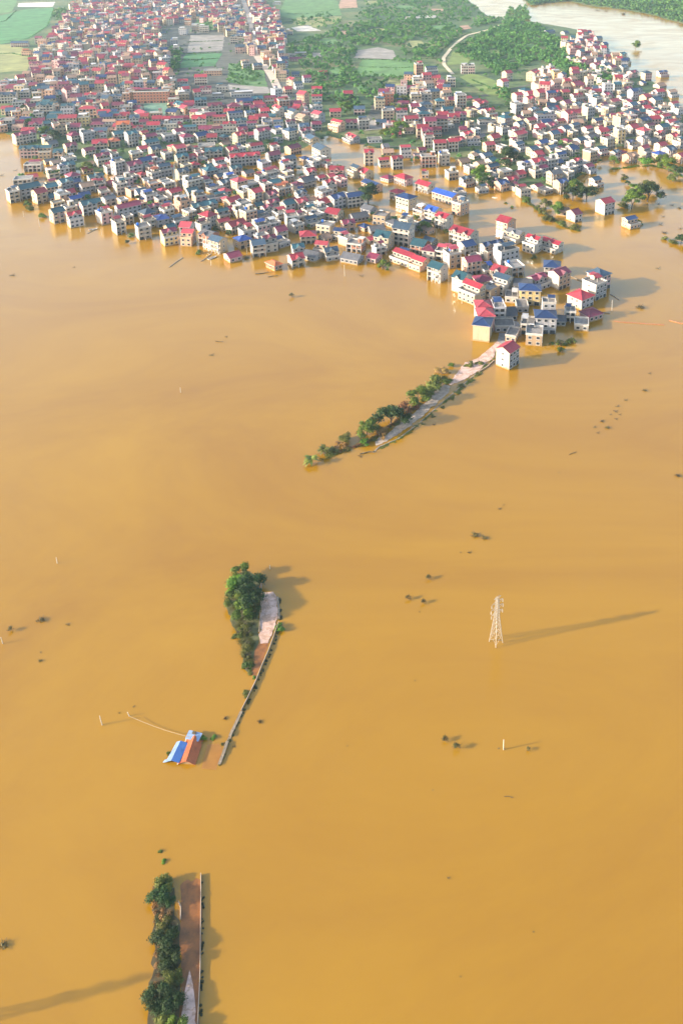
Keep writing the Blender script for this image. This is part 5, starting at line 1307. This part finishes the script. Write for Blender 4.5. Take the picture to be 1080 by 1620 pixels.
outline_sheet('verge', [(362, 945), (360, 965), (366, 985), (378, 1004), (385, 1030), (386, 1058), (396, 1066), (398, 1045), (409, 1018), (411, 990), (413, 945), (409, 915), (396, 905), (382, 900)], mottled('verge_soil', (0.10, 0.10, 0.035), 0.5, 0.5, 1.5, 0.95), 'green earth bank under the middle island trees', .05, rag=.5)
outline_sheet('verge', [(246, 1400), (240, 1440), (246, 1500), (236, 1570), (232, 1640), (284, 1640), (284, 1480), (276, 1440), (276, 1405)], mottled('verge_soil_dark', (0.08, 0.06, 0.025), 0.5, 0.5, 1.5, 0.95), 'dark earth bank under the bottom tree line', .05, rag=.5)

def wall_line(name, px, w, h, label, mat=M_STONE, cap=M_WALLTOP, jag=0.0, cat='wall', group=None):
    """a low wall as a run of stones with a coping"""
    P = [at(x, y, 0) for x, y in px]
    pts = [P[0]]
    for a, c in zip(P, P[1:]):
        k = max(1, int((c - a).length / 1.5))
        for j in range(1, k + 1): pts.append(a.lerp(c, j / k))
    e = empty(name, pts[0])
    m, q = MB(), MB()
    for a, c in zip(pts, pts[1:]):
        d = (c - a).normalized(); nn = Vector((-d.y, d.x, 0)) * w / 2
        hh = h + random.uniform(-jag, jag)
        A, C_ = a - pts[0], c - pts[0]
        m.slab([A - nn + Vector((0, 0, hh)), C_ - nn + Vector((0, 0, hh)), C_ + nn + Vector((0, 0, hh)), A + nn + Vector((0, 0, hh))], hh + 1.0, 0)
        n2 = nn * .7
        if cap: q.slab([A - n2 + Vector((0, 0, hh + .1)), C_ - n2 + Vector((0, 0, hh + .1)), C_ + n2 + Vector((0, 0, hh + .1)), A + n2 + Vector((0, 0, hh + .1))], .098, 0)
    m.build('wall_body', mat, e)
    if cap: q.build('coping', cap, e)
    return tag(e, label, cat, group)
wall_line('roadside_wall', [(441, 985), (434, 1005), (425, 1030), (414, 1055), (405, 1078), (393, 1103), (382, 1125)], .2, .5, 'thin pale-topped wall curving down from the island road', jag=.05)
wall_line('roadside_wall', [(382, 1126), (372, 1148), (360, 1175), (353, 1195), (347, 1210)], .7, .35, 'rough weedy wall end running down to the flooded yard', cap=None, jag=.25)
wall_line('roadside_wall', [(439, 945), (441, 962), (441, 980)], .6, .25, 'dark rough edge beside the dry island slab', cap=None, jag=.2)
wall_line('kerb', [(413, 922), (414, 940), (412, 965), (411, 985), (410, 1000)], .22, .3, 'thin pale kerb between the island trees and slab', mat=M_WALLTOP, cat='kerb')
wall_line('roadside_wall', [(318, 1384), (318, 1420), (317.5, 1470), (317, 1530), (316, 1560), (314, 1600), (312, 1645)], .16, .5, 'straight thin pale-topped wall along the bottom road', jag=.03)
wall_line('kerb', [(283, 1428), (286, 1436), (286, 1456)], .2, .45, 'short pale kerb at the inner side of the bottom road', mat=M_WALLTOP, cat='kerb')
wall_line('roadside_wall', [(781, 571), (770, 581), (757, 589)], .5, .45, 'thin parapet of the causeway below the lone house', jag=.05)
wall_line('roadside_wall', [(752, 592), (735, 606), (712, 626), (690, 645), (660, 672), (630, 694), (600, 707), (590, 716)], .5, .15, 'dark rough edge along the outer side of the causeway', cap=None, jag=.12)
wall_line('sunken_wall', [(268, 423), (280, 414), (289, 408)], .5, .3, 'dark sunken wall before the maroon-roofed long front house', cap=None, jag=.06, group='sunken walls of the water front')
wall_line('sunken_wall', [(318, 414), (327, 408), (334, 402)], .5, .35, 'dark jetty edge beside the white boat', cap=None, jag=.06, group='sunken walls of the water front')
wall_line('sunken_wall', [(138, 370), (146, 366), (153, 362)], .5, .3, 'dark sunken wall by the western white slab', cap=None, jag=.06, group='sunken walls of the water front')
wall_line('sunken_wall', [(894, 430), (902, 437), (912, 442), (919, 445)], .5, .35, 'dark wall running to the eastern hipped house', cap=None, jag=.1, group='sunken walls of the water front')
wall_line('sunken_wall', [(944, 497), (954, 495), (964, 496)], .6, .3, 'dark drowned wall beside the nearly drowned house', cap=None, jag=.1, group='sunken walls of the water front')
wall_line('sunken_wall', [(965, 466), (972, 470), (979, 475)], .5, .3, 'short dark drowned wall in the eastern open water', cap=None, jag=.1, group='sunken walls of the water front')
tag(wall_line('floating_boom', [(970, 508), (985, 510), (1005, 511), (1030, 513), (1050, 514)], .5, .2, 'thin orange floating boom in the eastern water', mat=M_ORANGE, cap=None, jag=.08), cat='boom')
tag(wall_line('floating_boom', [(1058, 507), (1070, 510), (1084, 513)], .5, .2, 'second orange boom piece at the photo edge', mat=M_ORANGE, cap=None, jag=.08), cat='boom')

def boat(px, py, rz, ln, label):
    e = empty('boat', at(px, py, .15), R(rz))
    m = MB(); w = ln * .16
    o = [(-ln/2, -w, .35), (ln*.25, -w, .35), (ln/2, 0, .5), (ln*.25, w, .35), (-ln/2, w, .35)]
    i = [(-ln/2 + .2, -w + .18, .35), (ln*.23, -w + .18, .35), (ln/2 - .4, 0, .45), (ln*.23, w - .18, .35), (-ln/2 + .2, w - .18, .35)]
    b_ = [(x * .92, y * .75, -.3) for x, y, z in o]; fl = [(x * .98, y * .9, -.02) for x, y, z in i]
    for k in range(5):
        j = (k + 1) % 5
        m.poly([b_[k], b_[j], o[j], o[k]]); m.poly([o[k], o[j], i[j], i[k]]); m.poly([i[k], i[j], fl[j], fl[k]])
    m.poly(fl)
    m.build('hull', M_TRIM, e)
    for xx in (-ln * .2, ln * .1):
        s = MB(); s.box(xx - .15, xx + .15, -w + .16, w - .16, .16, .22); s.build('thwart', M_WOOD, e)
    return tag(e, label, 'boat', 'small boats on the flood')
boat(336, 408, 50, 6.5, 'white flat boat moored beside the dark jetty edge')
boat(148, 363, 30, 5.5, 'white slab-like boat before the western gallery house')
boat(782, 313, -30, 4.0, 'small tan boat near the small white box house')
boat(844, 300, -25, 4.5, 'small pale boat beside the low peach shed')

# ------------------------------------------------------------------ the drowned hut
M_TILE = roof_mat('hut_tiles', (0.40, 0.095, 0.025), 0.7)
M_TILED = M_TILE
hp = at(302, 1190, 0)
e = empty('hut', hp, R(-4))
m = MB()
m.poly([(-1.9, -3.1, -2), (1.9, -3.1, -2), (1.9, -3.1, .2), (0, -3.1, 1.15), (-1.9, -3.1, .2)]); m.poly([(1.9, 3.1, -2), (-1.9, 3.1, -2), (-1.9, 3.1, .2), (0, 3.1, 1.15), (1.9, 3.1, .2)])
m.poly([(-1.9, 3.1, -2), (-1.9, -3.1, -2), (-1.9, -3.1, .2), (-1.9, 3.1, .2)]); m.poly([(1.9, -3.1, -2), (1.9, 3.1, -2), (1.9, 3.1, .2), (1.9, -3.1, .2)])
m.build('wall', WALL['p'], e)
def tiled_slope(sx):
    """courses of tiles, each one a step proud of the next"""
    m = MB()
    n = 9
    for k in range(n):
        a, c = k / n, (k + 1) / n
        za, zb = 1.3 - 1.15 * a, 1.3 - 1.15 * c
        xa, xb = sx * 2.15 * a, sx * 2.15 * c
        q = [(xa, -3.4, za), (xb, -3.4, zb + .06), (xb, 3.4, zb + .06), (xa, 3.4, za)]
        m.slab(q if sx > 0 else q[::-1], .07)
    return m
rf = tiled_slope(-1).build('roof_slope', M_TILE, e); rf['label'] = 'sunlit orange slope'
rf = tiled_slope(1).build('roof_slope', M_TILE, e); rf['label'] = 'shaded brown slope'
m = MB(); m.bar((0, -3.45, 1.36), (0, 3.45, 1.36), .14, 0, None, 6); m.build('ridge', M_TILE, e)
m = MB(); m.slab([(-2.32, -3.5, .1), (-2.12, -3.5, .2), (-2.12, 3.4, .2), (-2.32, 3.4, .1)], .1); m.build('gutter', M_TRIM, e)
tag(e, 'drowned hut with orange tile gable roof beside the flooded yard', 'hut')
e = empty('lean_to', at(281, 1192, 0), R(-10))
m = MB(); m.slab([(-.3, -2.7, 1.0), (1.7, -2.7, .6), (1.7, 2.6, .6), (-.3, 2.6, 1.0)], .08); m.build('blue_panel', M_TARPB, e)
m = MB(); m.slab([(-1.8, -2.9, .35), (-.32, -2.7, .97), (-.32, 2.6, .97), (-1.3, 2.5, .55)], .08); m.build('pale_panel', M_TARPW, e)
m = MB(); m.slab([(-2.5, -2.9, .15), (-1.75, -2.9, .32), (-1.5, -2.2, .42), (-2.2, -2.2, .25)], .07); m.build('loose_sheet', M_TARPW, e)
for x, y in ((-1.2, -2.4), (-1.2, 2.2), (1.3, -2.4), (1.3, 2.2)):
    m = MB(); m.box(x - .06, x + .06, y - .06, y + .06, -2, .55 if x > 0 else .4); m.build('post', M_WOOD, e)
tag(e, 'blue and white sheet-roofed lean-to against the orange hut', 'shed')
e = empty('outhouse', at(307, 1169, 0), R(-14))
m = MB(); m.box(-1.6, 1.6, -.9, .9, -2, .8); m.build('wall', WALL['g'], e)
m = MB(); m.slab([(-1.8, -1.1, .92), (.4, -1.1, .98), (.4, 1.1, 1.2), (-1.8, 1.1, 1.15)], .08); m.slab([(.5, -1.0, 1.0), (1.8, -1.1, .9), (1.8, 1.1, 1.1), (.5, 1.1, 1.2)], .08, 0); m.build('roof', M_TARPW, e)
m = MB(); m.box(-.6, .3, .2, .9, 1.25, 1.5); m.build('debris_bag', M_WOOD, e)
tag(e, 'small grey outhouse with pale sheet roof behind the hut', 'shed')

# ------------------------------------------------------------------ pylons and poles
def pylon(p, rz, label, h=15.6, wb=2.7):
    e = empty('pylon', p, rz)
    wt = .55; zk = h * .55; wk = 1.15
    def half(z): return (wb + (wk - wb) * z / zk) / 2 if z < zk else (wk + (wt - wk) * (z - zk) / (h - zk)) / 2
    corners = ((1, 1), (1, -1), (-1, -1), (-1, 1))
    for c in corners:
        m = MB()
        m.bar((c[0] * half(-2), c[1] * half(-2), -2), (c[0] * half(zk), c[1] * half(zk), zk), .085, 0)
        m.bar((c[0] * half(zk), c[1] * half(zk), zk), (c[0] * half(h), c[1] * half(h), h), .065, 0)
        m.build('leg', M_STEEL, e)
    m = MB()
    z = .6
    while z < h - .5:
        dz = max(.8, half(z) * 1.7); z2 = min(h - .1, z + dz)
        a, c = half(z), half(z2)
        for i in range(4):
            p1, p2 = corners[i], corners[(i + 1) % 4]
            m.bar((p1[0] * a, p1[1] * a, z), (p2[0] * c, p2[1] * c, z2), .035); m.bar((p2[0] * a, p2[1] * a, z), (p1[0] * c, p1[1] * c, z2), .035)
            m.bar((p1[0] * c, p1[1] * c, z2), (p2[0] * c, p2[1] * c, z2), .03)
        z = z2
    m.build('bracing', M_STEEL, e)
    for k, z in enumerate((h * .66, h * .775, h * .89, h * .985)):
        ln = (2.1, 2.3, 2.1, 1.3)[k]
        for s in (-1, 1):
            m = MB(); a = half(z)
            tip = (s * ln, 0, z + .12)
            m.bar((s * a, a, z), tip, .045); m.bar((s * a, -a, z), tip, .045); m.bar((s * a, 0, z + .75), tip, .04); m.bar((s * a, -a, z), (s * a, a, z), .06)
            m.bar((s * (a + ln) / 2, a * .5, z + .06), (s * (a + ln) / 2, -a * .5, z + .06), .05)
            arm = m.build('crossarm', M_STEEL, e)
            if k < 3:
                q = MB()
                q.bar((s * ln, 0, z + .05), (s * ln, 0, z - .25), .05)
                for j in range(5): q.bar((s * ln, 0, z - .25 - j * .17), (s * ln, 0, z - .36 - j * .17), .17, 0, .12, 8)
                q.build('insulator', M_POLE, arm)
    return tag(e, label, 'pylon', 'power pylons standing in the flood')
pylon(at(784, 1016, 0), R(38), 'pale lattice pylon standing in the water with long shadow')
pylon(at(-235, 1665, 0), R(38), 'pylon beyond the photo edge whose shadow falls on the water', 17.5)
def pole(px, py, h, lean, label, r=.16, arm=False):
    e = empty('utility_pole', at(px, py, 0), 0)
    m = MB(); m.tube([(0, 0, -2), (0, 0, 0), (lean, 0, h)], r, 0, r * .7, 7); m.build('shaft', M_POLE, e)
    if arm:
        m = MB(); m.box(lean - .7, lean + .7, -.06, .06, h - .5, h - .36); m.build('crossarm', M_STEEL, e)
    return tag(e, label, 'pole', 'poles standing in the flood')
for a in ((91, 891, 2.2, -.1, 'short pale pole alone in the upper left water'), (5, 1018, 2.2, -.3, 'leaning pale pole at the left photo edge'), (162, 1147, 3.0, -.35, 'pale pole beside a faint shadow line'), (205, 1133, 1.3, -.4, 'short pole stub where the cable starts'),
          (427, 900, 1.4, 0, 'thin dark stake beyond the island tip'), (796, 1186, 3.2, -.05, 'thin pole among small flotsam below the pylon'), (286, 621, 2.4, 0, 'pale pole in the open water before the town'), (967, 492, 6.2, -.1, 'white pole near the nearly drowned house'),
          (545, 437, 7.0, -.1, 'pale pole before the grey shed of the long front'), (334, 420, 5.0, 0, 'pale pole beyond the jetty edge'), (730, 480, 4.5, 0, 'pale pole before the crimson row'), (128, 367, 6.5, 0, 'pole at the corner of the western gallery house'),
          (161, 372, 4, 0, 'thin pole before the western white boat'), (63, 358, 5, 0, 'pole by the bush of the western shore'), (38, 343, 4, 0, 'pole beside the drowned bush of the western shore'), (391, 408, 7, 0, 'pole beside the tan house of the long front'),
          (690, 378, 6.5, 0, 'pole in the flooded street by the rose house'), (640, 420, 5, 0, 'pole before the long crimson roof'), (775, 480, 7, 0, 'pole by the pale blue box house'), (794, 305, 6, 0, 'pole before the navy-roofed peach house')):
    pole(*a)
m = MB()
a, c = at(205, 1133, 1.1), at(300, 1166, 1.1)
m.tube([a.lerp(c, t / 12) - Vector((0, 0, .55 * math.sin(math.pi * t / 12))) for t in range(13)], .05, 0, None, 5)
tag(m.build('cable', M_CABLE), 'sagging cable from the pole stub to the outhouse', 'cable')

# ------------------------------------------------------------------ flotsam and drowned crowns
def flotsam_mesh(seed, kind):
    g = random.Random(seed); m = MB()
    if kind == 'twig':
        p = Vector((-.5, 0, .02)); pts = [tuple(p)]
        for i in range(5): p = p + Vector((.2, g.uniform(-.08, .08), g.uniform(-.01, .03))); pts.append(tuple(p))
        m.tube(pts, .035, 0, .02, 5)
        for i in range(3): q = Vector(pts[g.randrange(1, 5)]); m.bar(q, q + Vector((g.uniform(-.15, .2), g.uniform(-.2, .2), .06)), .02)
        return m.mesh('twig', [M_WOOD])
    n = {'clump': 150, 'mat': 110, 'top': 220}[kind]
    lump = {'clump': [(g.uniform(-.25, .25), g.uniform(-.22, .22), .05, g.uniform(.12, .24)) for _ in range(5)],
            'mat': [(g.uniform(-.38, .38), g.uniform(-.2, .2), -.02, g.uniform(.08, .15)) for _ in range(7)],
            'top': [(g.uniform(-.2, .2), g.uniform(-.2, .2), .2 + g.uniform(0, .25), g.uniform(.16, .26)) for _ in range(6)]}[kind]
    v, q = leaf_cloud(lump, n, .05, seed)
    if kind == 'mat': v[:, 2] *= .3
    m.v = [tuple(p) for p in v]; m.f = [tuple(int(i) for i in f) for f in q]; m.m = [0] * len(q)
    for _ in range(5):
        a = g.uniform(0, 6.28); m.bar((0, 0, .05), (.45 * math.cos(a), .45 * math.sin(a), g.uniform(.02, .3)), .016, 1)
    return m.mesh('flotsam', [M_MAT if kind != 'top' else M_WEED, M_WOOD])
FL = {k: [flotsam_mesh(i + 900, k) for i in range(3)] for k in ('twig', 'clump', 'mat', 'top')}
def flotsam(kind, px, py, w, label, rz=None):
    nm = {'twig': 'floating_branch', 'top': 'drowned_treetop'}.get(kind, 'floating_debris')
    o = link(nm, random.choice(FL[kind]), None, at(px, py, .03), random.uniform(-.4, .4) if rz is None else R(rz))
    k = w / scale_at(py); o.scale = (k, k, k)
    return tag(o, label, {'twig': 'branch', 'top': 'treetop'}.get(kind, 'debris'), {'twig': 'branches floating on the flood', 'top': 'drowned treetops in the flood'}.get(kind, 'debris floating on the flood'), 'thing')
for a in (('clump', 751, 848, 18, 'ring-shaped dark debris above the pylon'), ('clump', 766, 852, 14, 'round weedy debris beside the ring-shaped one'), ('mat', 742, 874, 9, 'small dark debris below the ring-shaped one'), ('mat', 728, 874, 4, 'tiny speck of debris below the ring-shaped one'),
          ('mat', 790, 805, 8, 'flat dark streak of debris above the ring'), ('mat', 796, 799, 5, 'faint streak of debris topmost above the ring'), ('top', 677, 916, 13, 'two-part drowned treetop above the dark pair'), ('top', 645, 948, 13, 'dark drowned treetop of the pair left of the pylon'), ('top', 669, 954, 12, 'wide drowned treetop of the pair left of the pylon'),
          ('mat', 663, 968, 4, 'tiny speck below the pair of treetops'), ('top', 703, 1172, 15, 'weedy drowned treetop, upper of a pair'), ('top', 722, 1182, 18, 'weedy drowned treetop, lower of a pair'), ('top', 835, 1187, 10, 'small dark drowned treetop below the pylon'), ('mat', 788, 1184, 5, 'speck of flotsam beside the thin pole'), ('mat', 797, 1184, 4, 'speck of flotsam at the foot of the thin pole'),
          ('twig', 804, 1262, 14, 'thin dark stick floating low in the middle water'), ('clump', 64, 982, 18, 'hooked dark branch heap near the left photo edge'), ('top', 17, 998, 13, 'round drowned treetop near the left photo edge'), ('mat', 108, 988, 9, 'slanting dark streak near the left photo edge'), ('clump', 64, 1046, 9, 'dark curl of debris below the hooked heap'), ('mat', 65, 1032, 5, 'small speck above the dark curl'),
          ('clump', 410, 1142, 10, 'dark weedy bit beside the weedy wall'), ('clump', 356, 1137, 10, 'dark bit between hut and weedy wall'), ('mat', 371, 1181, 7, 'dark bit just outside the wall end'), ('mat', 212, 1118, 6, 'dark speck above the pole stub'), ('mat', 189, 1128, 5, 'dark speck beside the pole stub'),
          ('mat', 709, 1389, 7, 'lone dark speck low in the wide water'), ('mat', 843, 1474, 5, 'lowest dark speck in the wide water'), ('mat', 684, 1250, 4, 'faint speck above the lone low speck'), ('mat', 549, 1180, 4, 'faint speck in the empty middle water'), ('mat', 656, 1077, 4, 'faint speck between pylon and island'),
          ('twig', 347, 541, 14, 'branching pale stick in the water before the town'), ('mat', 335, 562, 10, 'faint thin bit below the branching stick'), ('mat', 358, 533, 6, 'small bit above the branching stick'), ('mat', 19, 436, 12, 'brown streak at the left below the western shore'), ('top', 461, 470, 12, 'dark green floating weed before the long front'),
          ('mat', 117, 423, 6, 'faint streak below the western houses'), ('twig', 415, 433, 22, 'long branch lying before the long front'), ('twig', 432, 438, 16, 'forked branch lying before the long front'), ('mat', 572, 437, 8, 'dark clump before the sunken grey shed'), ('clump', 390, 409, 14, 'weedy heap under the tan house'),
          ('mat', 1027, 591, 7, 'small pale-edged bit high in the eastern water'), ('clump', 1018, 618, 10, 'dark boat-shaped debris in the eastern water'), ('mat', 989, 633, 8, 'faint streak above the eastern debris field'), ('mat', 976, 643, 9, 'double streak above the eastern debris field'), ('mat', 973, 651, 9, 'streak heading the eastern debris field'),
          ('mat', 965, 656, 6, 'bit on the near side of the eastern debris ring'), ('mat', 980, 656, 6, 'bit on the far side of the eastern debris ring'), ('mat', 974, 663, 7, 'lowest bit of the eastern debris ring'), ('clump', 951, 667, 9, 'dark crossed bit in the eastern debris field'), ('mat', 940, 676, 8, 'outermost bit of the eastern debris field'), ('mat', 945, 685, 7, 'lowest bit of the eastern debris field'), ('clump', 959, 677, 11, 'largest weedy bit of the eastern debris field'),
          ('twig', 906, 718, 14, 'thin slanting twig below the eastern debris field'), ('mat', 883, 748, 4, 'tiny speck below the slanting twig'), ('clump', 1070, 753, 12, 'dark debris at the right photo edge'), ('clump', 1011, 487, 18, 'dark weeds above the orange boom'), ('mat', 1040, 425, 10, 'faint streak in the water beyond the eastern tip'),
          ('mat', 1040, 323, 10, 'streak beside the island grove'), ('mat', 1062, 325, 8, 'second streak beyond the island grove'), ('mat', 1048, 343, 8, 'bit beyond the island grove'), ('clump', 1073, 330, 9, 'dark bit at the photo edge by the inlet'), ('mat', 1044, 356, 10, 'branch bit below the island grove'), ('mat', 1075, 362, 9, 'branch bit near the drowned brush'), ('clump', 1050, 369, 10, 'weedy bit below the island grove'),
          ('clump', 4, 1497, 22, 'dark weeds at the left edge near the bottom'), ('mat', 728, 1545, 4, 'faint speck near the bottom edge'), ('mat', 686, 672, 8, 'olive bit beside the causeway'), ('twig', 582, 718, 26, 'long branch at the lower causeway end'), ('mat', 570, 722, 10, 'weedy bit at the lower causeway end'), ('mat', 1006, 73, 12, 'dark low weed by the river bush'),
          ('mat', 1012, 82, 8, 'faint weed below the river bush'), ('mat', 945, 17, 12, 'floating weed in the far river'), ('mat', 958, 18, 8, 'second floating weed in the far river'), ('clump', 985, 23, 12, 'larger floating weed in the far river'), ('mat', 25, 270, 8, 'dark speck off the western shore'), ('mat', 3, 278, 10, 'dark weed at the left edge off the western shore')):
    flotsam(*a)
